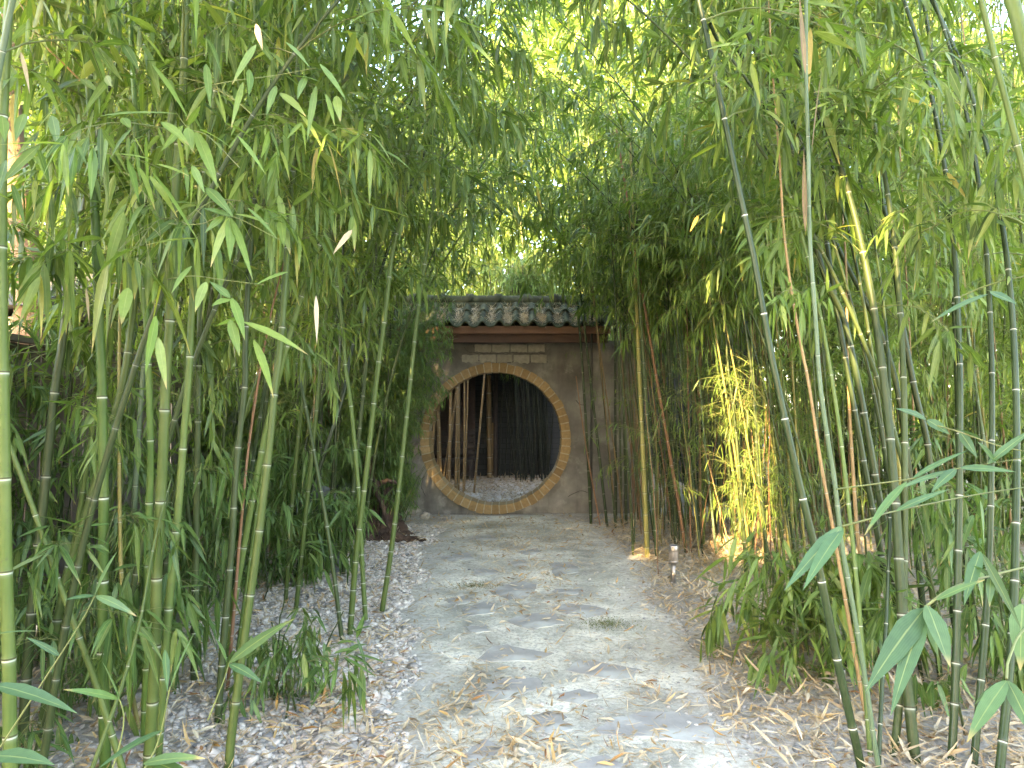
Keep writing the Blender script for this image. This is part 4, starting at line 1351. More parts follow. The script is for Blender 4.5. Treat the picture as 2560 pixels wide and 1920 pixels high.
g = onground(795, 1385)
st = thing('stone_statue', 'grey stone bust of a seated figure half hidden behind bamboo', 'statue', (-1.735, 6.75, 0))
prof = [(-.01, 0, .0, .17, .15), (-.01, 0, .10, .19, .16), (0, 0, .22, .15, .13), (.0, 0, .34, .17, .125), (0, 0, .43, .165, .115), (0, -.005, .475, .10, .085), (.005, -.005, .50, .062, .062), (.012, -.01, .525, .06, .066), (.02, -.012, .55, .078, .09),
        (.022, -.01, .59, .092, .108), (.02, -.006, .64, .1, .115), (.016, 0, .69, .099, .112), (.012, 0, .735, .08, .09), (.01, 0, .765, .045, .05), (.01, 0, .778, .008, .008)]
mb = MB()
sd = 28
V = []
for cx_, cy_, z, rx, ry in prof:
    for k in range(sd):
        a = 2 * PI * k / sd
        x, y = rx * math.cos(a), ry * math.sin(a)
        if .53 < z < .70:                    # face turned right: brow, nose, mouth and chin
            f = max(0, math.cos(a)) ** 10
            nose = {.55: .012, .59: .030, .64: .014, .69: .006}.get(z, 0)
            x += nose * f
            ear = max(0, math.cos(a - PI / 2)) ** 20 + max(0, math.cos(a + PI / 2)) ** 20
            y += math.copysign(.018 * ear, y)
        V.append([cx_ + x, cy_ + y, z])
i = np.arange(len(prof) - 1)[:, None] * sd
j = np.arange(sd)[None, :]
kk = (j + 1) % sd
mb.add(V, np.stack([i + j, i + kk, i + sd + kk, i + sd + j], -1).reshape(-1, 4))
obj('figure', mb.build('figure', [M['statue']]), st)
mb = MB()
mb.box((-.2, -.18, -.03), (.2, .18, .05), .5, 0, .006)
obj('plinth', mb.build('plinth', [M['rock_dark']], False), st)

g = onground(925, 1335)
sp = thing('tree_stump', 'dark hollow rotten stump with jagged peak beside the gate wall', 'tree stump', (-1.68, 8.6, 0))
mb = MB()
nr, nc = 26, 56
V = []
for r_ in range(nr):
    h = r_ / (nr - 1)
    for c_ in range(nc):
        a = 2 * PI * c_ / nc
        prof_h = .32 + .78 * max(0, math.cos(a - 2.0)) ** 3 + .28 * max(0, math.cos(a + .3)) ** 6 + .16 * math.sin(5 * a) * .4 + .08 * math.sin(13 * a)
        rad = (.40 - .20 * h ** .7) * (1 + .14 * math.sin(3 * a + 1) + .09 * math.sin(7 * a + h * 3) + .05 * math.sin(17 * a)) + .10 * math.exp(-h * 9) * (1 + math.sin(5 * a))
        V.append([rad * math.cos(a) + .05 * h, rad * .85 * math.sin(a), prof_h * h - .03])
inner = []
for c_ in range(nc):
    q = np.array(V[(nr - 1) * nc + c_])
    inner.append(q * [.55, .55, .85])
V2 = np.array(V + inner + [[q[0] * .3, q[1] * .3, .08] for q in inner])
q = []
for r_ in range(nr + 1):
    for c_ in range(nc):
        c2 = (c_ + 1) % nc
        q.append([r_ * nc + c_, r_ * nc + c2, (r_ + 1) * nc + c2, (r_ + 1) * nc + c_])
V2 += rng.normal(0, .008, V2.shape)
mb.add(V2, q)
obj('stump_shell', mb.build('stump_shell', [M['stump']]), sp)
for pts, r_ in (([(.05, -.3, .95), (.16, -.36, .62), (.27, -.4, .32), (.36, -.44, .05), (.40, -.45, -.03)], .035), ([(.12, -.28, .62), (.3, -.3, .66), (.42, -.32, .63)], .03), ([(.1, -.36, .02), (.4, -.42, .05), (.72, -.4, .0)], .07), ([(-.3, -.3, .05), (-.5, -.35, .0)], .06)):
    mb = MB()
    P = smooth_path(np.array(pts), .03)
    P += rng.normal(0, .008, P.shape)
    mb.tube(P, np.linspace(r_, r_ * .5, len(P)) * (1 + .2 * rng.normal(size=len(P))), 8, .5, 0, True)
    obj('root', mb.build('root', [M['stump']]), sp)


# ------------------------------------------------------------------ fence and shed on the left, court behind the gate
def fpt(y):
    return -2.68 - .0976 * y


fen = thing('wooden_fence', 'weathered grey and brown board fence behind the left bamboo', 'fence', (fpt(1.5), 1.5, 0))
ang = math.atan2(-.0976, 1.0)
fen.rotation_euler = (0, 0, -ang * 1.0)
fen.rotation_euler = (0, 0, math.atan(.0976))
length = 9.6
mb = MB()
y = 0
while y < length:
    w = R.uniform(.13, .15)
    tn = min(1, max(0, R.gauss(.12 + .75 * np.clip((y - 2.5) / 3, 0, 1), .12)))
    mb.box((-.012 + R.gauss(0, .003), y, .05), (.012, y + w, 1.90), tn, 0, .002)
    y += w + R.uniform(.004, .016)
obj('board_panel', mb.build('board_panel', [M['fence_wood']], False), fen)
mb = MB()
mb.box((-.06, -.02, 1.905), (.07, length + .02, 1.945), .65, 0)
obj('cap_rail', mb.build('cap_rail', [M['fence_wood']], False), fen)
for z in (.35, 1.70):
    mb = MB()
    mb.box((.014, 0, z), (.052, length, z + .09), .55, 0)
    obj('rail', mb.build('rail', [M['fence_wood']], False), fen)
for y in np.arange(.3, length, 2.3):
    mb = MB()
    mb.box((.054, y, -.1), (.145, y + .09, 1.90), .6, 0)
    obj('post', mb.build('post', [M['fence_wood']], False), fen)

sh = thing('garden_shed', 'pinkish sided shed behind the left fence', 'shed', (-6.6, 8.8, 0))
mb = MB()
z = 0
while z < 2.35:
    mb.box((-1.9, -1.8, z), (1.9 - .0, 1.8, z + .118), R.random(), 0)
    mb.box((-1.885, -1.785, z + .118), (1.885, 1.785, z + .124), 0, 0)
    z += .124
obj('wall', mb.build('wall', [M['siding']], False), sh)
mb = MB()
V = [[-2.1, -2.0, 2.44], [2.1, -2.0, 2.44], [2.1, 2.0, 2.44], [-2.1, 2.0, 2.44], [-2.1, 0, 3.1], [2.1, 0, 3.1]]
mb.add(V, [[0, 1, 5, 4], [2, 3, 4, 5], [3, 2, 1, 0]])
mb.add(V, [[1, 2, 5], [3, 0, 4]])
obj('roof', mb.build('roof', [M['roofing']], False), sh)
tr_ = thing('tree', 'sunlit reddish trunk rising beyond the fence at far left', 'tree', (-4.6, 6.9, 0))
mb = MB()
P = smooth_path(np.array([[0, 0, -.1], [.05, 0, 1.2], [.0, .1, 2.6], [-.2, .1, 4.2], [-.3, .2, 6.0]]), .15)
mb.tube(P, np.linspace(.17, .07, len(P)) * (1 + .05 * rng.normal(size=len(P))), 14)
obj('trunk', mb.build('trunk', [M['bark']]), tr_)
ng = 5000
cc = rng.normal(0, 1, (ng, 3)) * [1.1, 1.1, .8] + [-.3, .2, 5.6]
mb = MB()
add_leaves(mb, cc, rng.normal(0, 1, (ng, 3)), rng.normal(0, 1, (ng, 3)), rng.uniform(.08, .16, ng), rng.uniform(.05, .08, ng), rng.random(ng), np.zeros(ng), 2)
obj('crown', mb.build('crown', [M['leaf']]), tr_)

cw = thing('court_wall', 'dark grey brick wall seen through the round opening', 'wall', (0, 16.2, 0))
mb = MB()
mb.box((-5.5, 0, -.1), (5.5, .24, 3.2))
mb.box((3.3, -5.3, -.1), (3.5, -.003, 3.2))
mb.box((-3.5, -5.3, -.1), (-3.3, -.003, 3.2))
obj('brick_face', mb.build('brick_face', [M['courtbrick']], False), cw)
mb = MB()
mb.box((-5.55, -.04, 3.2), (5.55, .28, 3.28))
obj('coping', mb.build('coping', [M['rock_dark']], False), cw)
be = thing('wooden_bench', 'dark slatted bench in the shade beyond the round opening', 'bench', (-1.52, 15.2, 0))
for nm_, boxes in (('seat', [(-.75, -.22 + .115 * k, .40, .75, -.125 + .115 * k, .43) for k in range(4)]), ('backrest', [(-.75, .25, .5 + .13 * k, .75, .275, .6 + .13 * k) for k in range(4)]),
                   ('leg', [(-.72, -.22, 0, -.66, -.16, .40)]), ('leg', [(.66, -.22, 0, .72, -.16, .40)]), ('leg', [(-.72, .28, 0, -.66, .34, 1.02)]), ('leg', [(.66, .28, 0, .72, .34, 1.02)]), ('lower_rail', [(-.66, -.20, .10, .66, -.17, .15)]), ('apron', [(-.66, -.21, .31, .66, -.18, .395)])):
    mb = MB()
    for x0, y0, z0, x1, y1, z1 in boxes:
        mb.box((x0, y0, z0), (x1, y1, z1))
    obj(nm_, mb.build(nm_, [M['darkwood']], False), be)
# pavilion of dark boards that closes the left of the court
pv = thing('board_screen', 'dark vertical board screen behind the bench beyond the opening', 'screen', (-1.9, 15.85, 0))
mb = MB()
x = -2.2
while x < 1.05:
    mb.box((x, -.015, 0), (x + .15, .015, 2.9), 0.0 + .06 * R.random(), 0, .003)
    x += .158
obj('board_panel', mb.build('board_panel', [M['fence_wood']], False), pv)
mb = MB()
mb.box((-2.25, -.06, 2.905), (1.1, .06, 3.0), .1)
obj('top_rail', mb.build('top_rail', [M['fence_wood']], False), pv)


pr = thing('pavilion', 'dark roofed pavilion on timber posts left in the court beyond the opening', 'pavilion', (-1.9, 14.6, 0))
mb = MB()
for x0, x1, z0, z1 in ((-1.35, 1.75, 2.62, 2.70),):
    mb.box((x0, -1.5, z0), (x1, 1.5, z1), .2)
mb.add([[-1.4, -1.6, 2.703], [1.8, -1.6, 2.703], [1.8, 1.5, 2.703], [-1.4, 1.5, 2.703], [-1.4, 0, 3.25], [1.8, 0, 3.25]], [[0, 1, 5, 4], [2, 3, 4, 5]])
mb.add([[-1.4, -1.6, 2.703], [1.8, -1.6, 2.703], [1.8, 1.5, 2.703], [-1.4, 1.5, 2.703], [-1.4, 0, 3.25], [1.8, 0, 3.25]], [[1, 2, 5], [3, 0, 4]])
obj('roof', mb.build('roof', [M['soffit']], False), pr)
for x, y in ((-1.25, -1.35), (-1.25, 1.1), (1.55, 1.1)):
    mb = MB()
    mb.tube([[x, y, -.1], [x, y, 1.3], [x, y, 2.617]], .05, 10)
    obj('post', mb.build('post', [M['darkwood']]), pr)

# ------------------------------------------------------------------ bamboo groups in numbers
def simple_path(h, lean_x, lean_y, arch, n=9, wob=.012):
    """a culm path: leans, then bows over near its top"""
    t = np.linspace(0, 1, n)
    z = h * (t - .06 * arch * t ** 3)
    x = lean_x * (t if abs(lean_x) < .9 else .3 * t + .7 * t ** 2.4) + np.cumsum(rng.normal(0, wob, n)) * .6
    y = lean_y * t + np.cumsum(rng.normal(0, wob, n)) * .6
    P = np.stack([x, y, z], -1)
    P[0] = [0, 0, -.04]
    return P


def bare_stick(label, group, base, topv, r0, mat, spacing=.26, sides=7, r_top=.65, cat='bamboo', twigs=0):
    base = np.array([base[0], base[1], float(gz(base[0], base[1]))])
    topv = np.array(topv) - base
    n = 7
    t = np.linspace(0, 1, n)
    P = topv[None] * t[:, None]
    bow = rng.normal(0, .018, 2)
    P[:, 0] += bow[0] * np.sin(PI * t) * 1.5
    P[:, 1] += bow[1] * np.sin(PI * t)
    P[0, 2] = -.04
    mbx, nodes, rr = make_culm(smooth_path(P, .1), r0, r0 * r_top, spacing, sides, .7, .52 if mat == 'c_black' else .68)
    th = thing('bamboo', label, cat, base, group)
    obj('culm', mbx.build('culm', [M[mat]]), th)
    return th, nodes, base


def foliage_for(nodes, z0, pool, lmat, lod, per_node=2, bscale=1.0, tilt=0.0, base=None, keep=None, prob=1.0, name='foliage', skip=None):
    tm, lm = [], []
    az = R.uniform(0, 6.28)
    for q in nodes:
        if q[2] < z0 or R.random() > prob:
            continue
        for k in range(per_node):
            az += PI * .9 + R.gauss(0, .6)
            sc = R.uniform(.7, 1.15) * bscale
            merge_branch(tm, lm, R.choice(POOL[pool]), q, az, sc, tilt)
    if not lm:
        return None
    kf = None
    if base is not None:
        def kf(P):
            W_ = P + base
            bad = in_corridor(W_) | too_near(W_) | ~lane_free(W_)
            if keep is not None:
                bad |= ~keep(W_)
            return ~bad
    return foliage_mesh(name, tm, lm, M[lmat], lod, kf)


def stand(label, group, x, y, h, lx, ly, r0, mat, z0, pool='mid', lmat='leaf', lod=1, spacing=.30, per=2, bscale=1.0, arch=1.0, prob=1.0, sides=8, keep=None, r_top=.3, cat='bamboo'):
    base = np.array([x, y, float(gz(x, y))])
    P = simple_path(h, lx, ly, arch)
    mbx, nodes, rr = make_culm(smooth_path(P, .12), r0, r0 * r_top, spacing, sides, .6)
    th = thing('bamboo', label, cat, base, group)
    obj('culm', mbx.build('culm', [M[mat]]), th)
    fm = foliage_for(nodes, z0, pool, lmat, lod, per, bscale, 0, base, keep, prob)
    if fm is not None:
        obj('foliage', fm, th)
    return th


def lane_free(W_):
    ok = np.ones(len(W_), bool)
    for t_, r_ in LANES[:19]:
        dl, s_ = lane_dist(W_, t_)
        ok &= ~((dl < r_ * .95 + .03) & (s_ > .35))
    return ok


not_gate = lambda W_: lane_free(W_) & ~((W_[:, 1] < 10.9) & (np.abs((W_[:, 0] + .2) / W_[:, 1]) < .135) & (W_[:, 2] < 1.5 + .165 * W_[:, 1]) & (W_[:, 1] > 4))
# left middle ground
for k in range(26):
    y = R.uniform(4.2, 9.4)
    x = -R.uniform(1.25 + .02 * y, 2.6 + .08 * y)
    mt = R.choice(['c_green', 'c_olive', 'c_olive', 'c_dark', 'c_dark', 'c_green'])
    stand('mid green bamboo stem in the shaded grove between the fence and the gravel', 'bamboo grove left of the path', x, y, R.uniform(4.6, 6.2), R.gauss(.45, .45), R.gauss(0, .3), R.uniform(.011, .019), mt, R.uniform(1.2, 2.3), 'mid', 'leaf', 1, .33, 2, 1.0, 1.4, .62, keep=not_gate)
for k in range(9):
    y = R.uniform(3.6, 5.8)
    x = -R.uniform(.42 * y + .2, .56 * y + .3)
    stand('mid green bamboo stem in the shaded grove between the fence and the gravel', 'bamboo grove left of the path', x, y, R.uniform(4.4, 5.6), R.gauss(.3, .35), R.gauss(0, .2), R.uniform(.010, .018), R.choice(['c_green', 'c_olive', 'c_olive', 'c_dark', 'c_pale']), R.uniform(.6, 1.6), 'mid', 'leaf', 1, .33, 2, .9, 1.2, .7, keep=not_gate)
# arching stems whose crowns close over the path
for k in range(11):
    y = 3.9 + .55 * k
    x = -R.uniform(1.4, 2.3)
    stand('tall bamboo arching from the left over the path', 'bamboo arching over the path', x, y, R.uniform(4.6, 6.4), R.uniform(1.3, 2.5), R.gauss(0, .3), R.uniform(.014, .02), R.choice(['c_green', 'c_olive']), R.uniform(2.3, 2.7), 'mid', 'leaf', 1, .30, 2, 1.1, 2.0, .88, keep=not_gate)
for k in range(11):
    y = 4.0 + .58 * k
    x = R.uniform(1.9, 2.9)
    stand('tall bamboo arching from the right over the path', 'bamboo arching over the path', x, y, R.uniform(4.6, 6.6), -R.uniform(1.3, 2.7), R.gauss(0, .3), R.uniform(.010, .015), R.choice(['c_olive', 'c_dark', 'c_dark']), R.uniform(2.2, 2.7), 'mid', 'leaf', 1, .30, 2, 1.1, 2.0, .88, keep=not_gate)

for x, y, h, lx, lab in ((-1.75, 2.75, 4.0, 1.5, 'bamboo whose broad leaves hang into the top of the photo left of centre'), (-1.9, 3.5, 4.4, 1.9, 'leafy bamboo bowing over the path behind the broad leaved one'), (2.3, 4.0, 4.6, -2.0, 'bamboo bowing from the right far over the path')):
    stand(lab, 'bamboo bowing over the near path', x, y, h, lx, .1, .015, 'c_olive', 2.2, 'near', 'leaf', 0, .27, 2, 1.0, 2.0, .9, 10)


def thicket(name, label, n, spot, hs, z0, lean, r=(.006, .012), pool='mid', bs=.85, lod=2, keep=None, prob=.45):
    """the stems beyond those one can count, as one mass"""
    mbx, tm, lm = MB(), [], []
    for _ in range(n):
        x, y = spot()
        base = np.array([x, y, float(gz(x, y))])
        P = simple_path(R.uniform(*hs), R.gauss(*lean), R.gauss(0, .25), 1.2)
        c1, nodes, rr = make_culm(smooth_path(P, .2), R.uniform(*r), .003, .30, 5, .7, .72)
        kind = R.choice((2, 2, 3, 4, 4, 5))
        for a_, f_, t_ in zip(c1.v[:1], c1.f[:1], c1.t[:1]):
            mbx.add(a_ + base, f_, t_, kind)
        z_ = R.uniform(*z0)
        for q in nodes:
            if q[2] > z_ and R.random() < prob:
                for _k in range(2):
                    merge_branch(tm, lm, R.choice(POOL[pool]), q + base, R.uniform(0, 6.3), R.uniform(.7, 1.1) * bs)
    for tp, tr in tm:
        mbx.tube(tp, tr, 3, .5, 1)
    arr = [np.concatenate(a) for a in zip(*lm)]
    k_ = ~in_corridor(arr[0]) & ~too_near(arr[0]) & lane_free(arr[0])
    if keep is not None:
        k_ &= keep(arr[0])
    add_leaves(mbx, *[a[k_] for a in arr], lod=lod, mat=0)
    o_ = obj(name, mbx.build(name, [M['leaf'], M['twig'], M['c_olive'], M['c_dark'], M['c_pole'], M['c_green']]))
    tag(o_, label, 'bamboo thicket', None, 'stuff')


def spot_r():
    y = R.uniform(7.7, 10.1) if R.random() < .6 else R.uniform(10.7, 12.8)
    return (R.uniform(1560, 2060) - CX) / F * y + .15, y


def spot_rr():
    y = R.uniform(6.0, 13.0)
    return (R.uniform(1980, 2640) - CX) / F * y, y


def spot_l():
    y = R.uniform(6.5, 12.0)
    return (R.uniform(250, 860) - CX) / F * y, y


thicket('bamboo_thicket', 'packed mass of thin stems behind the dark thicket right of the gate', 190, spot_r, (3.6, 5.2), (2.0, 2.9), (-.2, .3), prob=.3)
thicket('bamboo_thicket', 'leafy mass of stems filling the depth of the right grove', 115, spot_rr, (4.2, 8.0), (.3, 2.2), (-.2, .35))
thicket('bamboo_thicket', 'shaded mass of stems filling the depth of the left grove', 75, spot_l, (4.0, 7.5), (.5, 2.2), (.15, .35), keep=not_gate)

# thin stems of the thicket right of the gate: the ones nearest the opening stand where the photo shows them
TG = 'thin dark stems in front of the gate wall'
for lab, b_, t_, w, mt in (
        ('thin wavy stem nearest the right side of the round opening', (1478, 1312), (1424, 560), 7, 'c_dark'),
        ('thin dark stem second from the opening, leaning left', (1519, 1318), (1440, 620), 7, 'c_dark'),
        ('thin stem third from the opening, meeting its neighbour at roof height', (1540, 1322), (1470, 600), 6, 'c_olive'),
        ('thin upright grey stem before the right end of the roof', (1478, 1300), (1480, 560), 7, 'c_black'),
        ('thin bowed twig like stem crossing the plaster', (1502, 1316), (1440, 940), 4, 'c_brown'),
        ('straight dark stem at the right end of the eave', (1540, 1310), (1540, 600), 7, 'c_dark'),
        ('straight olive stem just right of the eave end', (1566, 1314), (1563, 620), 8, 'c_olive'),
        ('stem with yellow tinged lower half standing forward of the thicket', (1619, 1395), (1588, 640), 12, 'c_yellow'),
        ('long slanting dark stem crossing behind the yellow tinged one', (1700, 1330), (1510, 600), 8, 'c_dark'),
        ('green white ringed stem beside the yellow tinged one', (1644, 1405), (1602, 700), 10, 'c_olive'),
        ('brown tinted stem slanting left beside the solar lamp', (1718, 1390), (1620, 800), 9, 'c_brown'),
        ('pinkish grey straight stem right behind the solar lamp', (1690, 1375), (1668, 700), 10, 'c_olive')):
    g = onground(*b_)
    D_ = g[1]
    tp = at(t_[0], t_[1], D_ + .1)
    d_ = tp - g
    d_ = d_ / d_[2]
    hh = max(4.4, tp[2]) if 'twig' not in lab else tp[2]
    tpx = tp + d_ * (hh - tp[2]) * 1.0
    th, nodes, base = bare_stick(lab, TG, g, tpx, w * D_ / F / 2, mt, .24, 8, .55)
    if 'twig' not in lab:
        fm = foliage_for(nodes, 2.75, 'mid', 'leaf', 1, 2, .8, 0, base, None, .6)
        if fm: obj('foliage', fm, th)
        for q in nodes:
            if 1.5 < q[2] < 2.7 and R.random() < .25:
                tm, lm = [], []
                merge_branch(tm, lm, R.choice(POOL['fine']), q, R.uniform(0, 6.3), .5)
                obj('side_twig', foliage_mesh('side_twig', tm, [tuple(x[:: 3] for x in a) for a in lm], M['leaf_deep'], 1), th)
for k in range(34):
    u_ = R.random()
    px = 1530 + 330 * u_
    y = R.uniform(7.6, 9.7) - .9 * u_
    x = (px - CX) / F * y
    mt = R.choice(['c_dark', 'c_olive', 'c_olive', 'c_green', 'c_pole', 'c_pole', 'c_brown', 'c_green', 'c_pale'])
    th = stand('thin bamboo stem packed in the dense thicket right of the moon gate', 'dense thin thicket right of the gate', x, y, R.uniform(4.2, 5.4), R.gauss(-.25, .3), R.gauss(0, .2), R.uniform(.008, .014), mt, R.uniform(2.2, 2.8), 'mid', 'leaf', 1, .25, 2, .8, 1.2, .5, 7)
# dead twiggy branches low in that thicket
for k in range(18):
    px = R.uniform(1580, 1960)
    y = R.uniform(6.3, 8.6)
    x = (px - CX) / F * y
    th = stand('short leafless cane with bristling dry twigs in the right thicket', 'dry twiggy canes in the right thicket', x, y, R.uniform(1.1, 2.1), R.gauss(-.1, .15), R.gauss(0, .1), R.uniform(.005, .009), R.choice(['c_tan', 'c_brown', 'c_yellow', 'c_olive']), 9, sides=6, spacing=.2)
    for q in range(R.randint(3, 7)):
        tm, lm = [], []
        zz = R.uniform(.5, 1.7)
        tubes, lv = R.choice(POOL['fine'])
        merge_branch(tm, lm, (tubes, [a[:: 4] for a in lv]), np.array([R.gauss(-.05, .05), R.gauss(0, .03), zz]), R.uniform(0, 6.3), R.uniform(.6, 1.0), R.uniform(0, .5))
        obj('dry_twig', foliage_mesh('dry_twig', tm, lm, M['leaf'], 1), th)

# sunlit clump at the right
for k in range(19):
    px = R.uniform(1790, 2030)
    y = R.uniform(6.2, 7.1)
    x = (px + 30 - CX) / F * y
    th = stand('yellow green bamboo stem caught in the bright patch of sun', 'sunlit clump right of the path', x, y, R.uniform(3.4, 4.4), R.uniform(-.6, -.2), R.gauss(0, .12), R.uniform(.008, .016), R.choice(['c_yellow', 'c_green', 'c_olive']), 2.3, 'mid', 'leaf', 1, .28, 2, .9, 1.0, .8, 9)
    tm, lm = [], []
    for q in range(R.randint(3, 5)):
        tubes, lv = R.choice(POOL['fine'])
        merge_branch(tm, lm, (tubes, [a[:: 2] for a in lv]), np.array([R.gauss(-.08, .04), 0, R.uniform(.35, 1.8)]), R.uniform(0, 6.3), R.uniform(.6, 1.0))
    obj('low_foliage', foliage_mesh('low_foliage', tm, lm, M['leaf'], 1), th)
# young leafy shoots along the right edge of the path
for k in range(10):
    px = R.uniform(1935, 2150)
    gy = R.uniform(1600, 1735) - .28 * (2120 - px) + 40
    g = onground(px, min(gy, 1715))
    base = np.array([g[0], g[1], float(gz(g[0], g[1]))])
    h = R.uniform(.4, .78)
    P = simple_path(h, R.gauss(-.03, .08), R.gauss(-.02, .06), .6)
    mbx, nodes, rr = make_culm(smooth_path(P, .06), .0075, .004, .12, 7, .8)
    th = thing('bamboo_shoot', 'knee high leafy bamboo shoot in the drooping bush right of the path', 'bamboo shoot', base, 'leafy shoots along the right path edge')
    obj('culm', mbx.build('culm', [M['c_olive']]), th)
    tm, lm = [], []
    az = R.uniform(0, 6)
    for q in nodes[2:]:
        az += 2.4
        if R.random() < .42 or q[2] < .16:
            continue
        merge_branch(tm, lm, R.choice(POOL['bush']), q, az, R.uniform(.8, 1.15), R.uniform(-.3, .4))
    obj('foliage', foliage_mesh('foliage', tm, lm, M['leaf'], 0, lambda P_: ((P_ + base)[:, 0] > path_edges((P_ + base)[:, 1])[1] - .15)), th)
# leafy low sprig hanging over the gravel at left, and low growth between the left stems
for k in range(29):
    if k < 5:
        g = np.array([R.uniform(-1.35, -1.0), R.uniform(3.4, 3.9), 0])
        lab, grp = 'dark low bamboo sprig drooping over the gravel', 'low sprigs over the left gravel'
        h = R.uniform(.35, .6)
    else:
        y = R.uniform(3.9, 6.6) if k < 20 else R.uniform(2.9, 4.6)
        g = np.array([-R.uniform(1.1 + .06 * y, 2.3 + .1 * y) - (.5 if k >= 20 else 0), y, 0])
        lab, grp = 'low leafy bamboo growth between the left stems', 'low bamboo undergrowth on the left'
        h = R.uniform(.6, 1.5) if k < 20 else R.uniform(1.0, 2.1)
    base = np.array([g[0], g[1], float(gz(g[0], g[1]))])
    P = simple_path(h, R.gauss(.12, .15), R.gauss(-.06, .1), .8)
    mbx, nodes, rr = make_culm(smooth_path(P, .06), .006, .003, .13, 6, .8)
    th = thing('bamboo_shoot', lab, 'bamboo shoot', base, grp)
    obj('culm', mbx.build('culm', [M['c_olive']]), th)
    tm, lm = [], []
    az = R.uniform(0, 6)
    for q in nodes[1:]:
        if R.random() < (.75 if k >= 5 else .5):
            az += 2.4
            merge_branch(tm, lm, R.choice(POOL['bush']), q, az, R.uniform(.6, 1.0))
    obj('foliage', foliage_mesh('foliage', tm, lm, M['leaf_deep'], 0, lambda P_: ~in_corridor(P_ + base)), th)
for k in range(13):
    y = R.uniform(3.3, 6.0)
    x = R.uniform(.46, .70) * y + .35
    base = np.array([x, y, float(gz(x, y))])
    P = simple_path(R.uniform(.5, 1.5), R.gauss(-.1, .15), R.gauss(-.05, .1), .8)
    mbx, nodes, rr = make_culm(smooth_path(P, .06), .006, .003, .15, 6, .8)
    th = thing('bamboo_shoot', 'sparse leafy shoot among the dark foot stems at the right', 'bamboo shoot', base, 'low bamboo undergrowth on the right')
    obj('culm', mbx.build('culm', [M['c_olive']]), th)
    tm, lm = [], []
    for q in nodes[1:]:
        if R.random() < .5:
            merge_branch(tm, lm, R.choice(POOL['bush']), q, R.uniform(0, 6.3), R.uniform(.7, 1.0), R.uniform(-.1, .4))
    if lm:
        obj('foliage', foliage_mesh('foliage', tm, lm, M['leaf_deep'], 0, lambda P_: ~in_corridor(P_ + base) & lane_free(P_ + base)), th)
# fine leaved bamboo shrub that hangs over the left of the gate wall
for k, (x, y, h, lx, lab) in enumerate(((-1.75, 9.2, 3.2, .5, 'fine leaved weeping bamboo shrub overhanging the left gate wall'), (-2.15, 8.8, 2.6, .35, 'dense weeping shrub left of the stump'), (-2.0, 9.6, 3.0, .25, 'taller weeping shrub behind the roof corner'), (-2.7, 9.0, 2.4, .2, 'dark weeping shrub against the fence end'), (-1.38, 8.75, .95, -.05, 'low feathery shrub at the right flank of the stump'), (-1.55, 9.7, 1.05, -.05, 'small bright green feathery shrub at the wall foot'), (-2.5, 7.6, 1.9, .2, 'shaded weeping shrub behind the statue'), (-3.0, 8.2, 2.6, .2, 'weeping shrub beside the grey fence boards'))):
    th = thing('bamboo_shrub', lab, 'shrub', (x, y, 0), 'weeping bamboo shrubs by the gate')
    cm, tm, lm = MB(), [], []
    base = np.array([x, y, 0.])
    for c_ in range(13):
        P = simple_path(h * R.uniform(.65, 1.0), lx * R.uniform(.2, 1.6) + R.gauss(0, .22), R.gauss(-.12, .22), 1.5)
        P[:, :2] += rng.normal(0, .07, 2)
        c1, nodes, rr = make_culm(smooth_path(P, .12), .006, .002, .2, 5, .8)
        for a_, f_, t_ in zip(c1.v[:1], c1.f[:1], c1.t[:1]):
            cm.add(a_, f_, t_)
        for q in nodes:
            if q[2] > h * .22:
                for _ in range(2):
                    merge_branch(tm, lm, R.choice(POOL['fine']), q, R.uniform(0, 6.3), R.uniform(.6, 1.0))
    obj('stem', cm.build('stem', [M['c_olive']]), th)

    def kf(P_, base=base):
        W_ = P_ + base
        return lane_free(W_) & ~((W_[:, 0] > -1.0) & (W_[:, 2] < 1.55)) & (W_[:, 0] < -.72) & ~((W_[:, 1] > 10.22) & (W_[:, 1] < 10.65) & (W_[:, 2] < 2.9) & (W_[:, 0] > -1.8)) & ~((W_[:, 0] > -1.25) & (W_[:, 2] < 1.2))
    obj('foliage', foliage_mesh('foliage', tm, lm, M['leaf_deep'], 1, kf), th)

# right middle ground and far right
for k in range(34):
    y = R.uniform(4.8, 10.5)
    x = R.uniform(.42 * y, .82 * y + .6)
    if x < 1.9:
        x += 1
    mt = R.choice(['c_green', 'c_olive', 'c_olive', 'c_dark', 'c_yellow', 'c_pale'])
    stand('mid sized bamboo stem in the open grove at the right', 'bamboo grove right of the path', x, y, R.uniform(4.4, 6.2), R.gauss(-.3, .4), R.gauss(0, .3), R.uniform(.010, .019), mt, R.uniform(.4, 1.7), 'mid', 'leaf', 1, .30, 2, .95, 1.2, .5, 8, keep=lane_free)

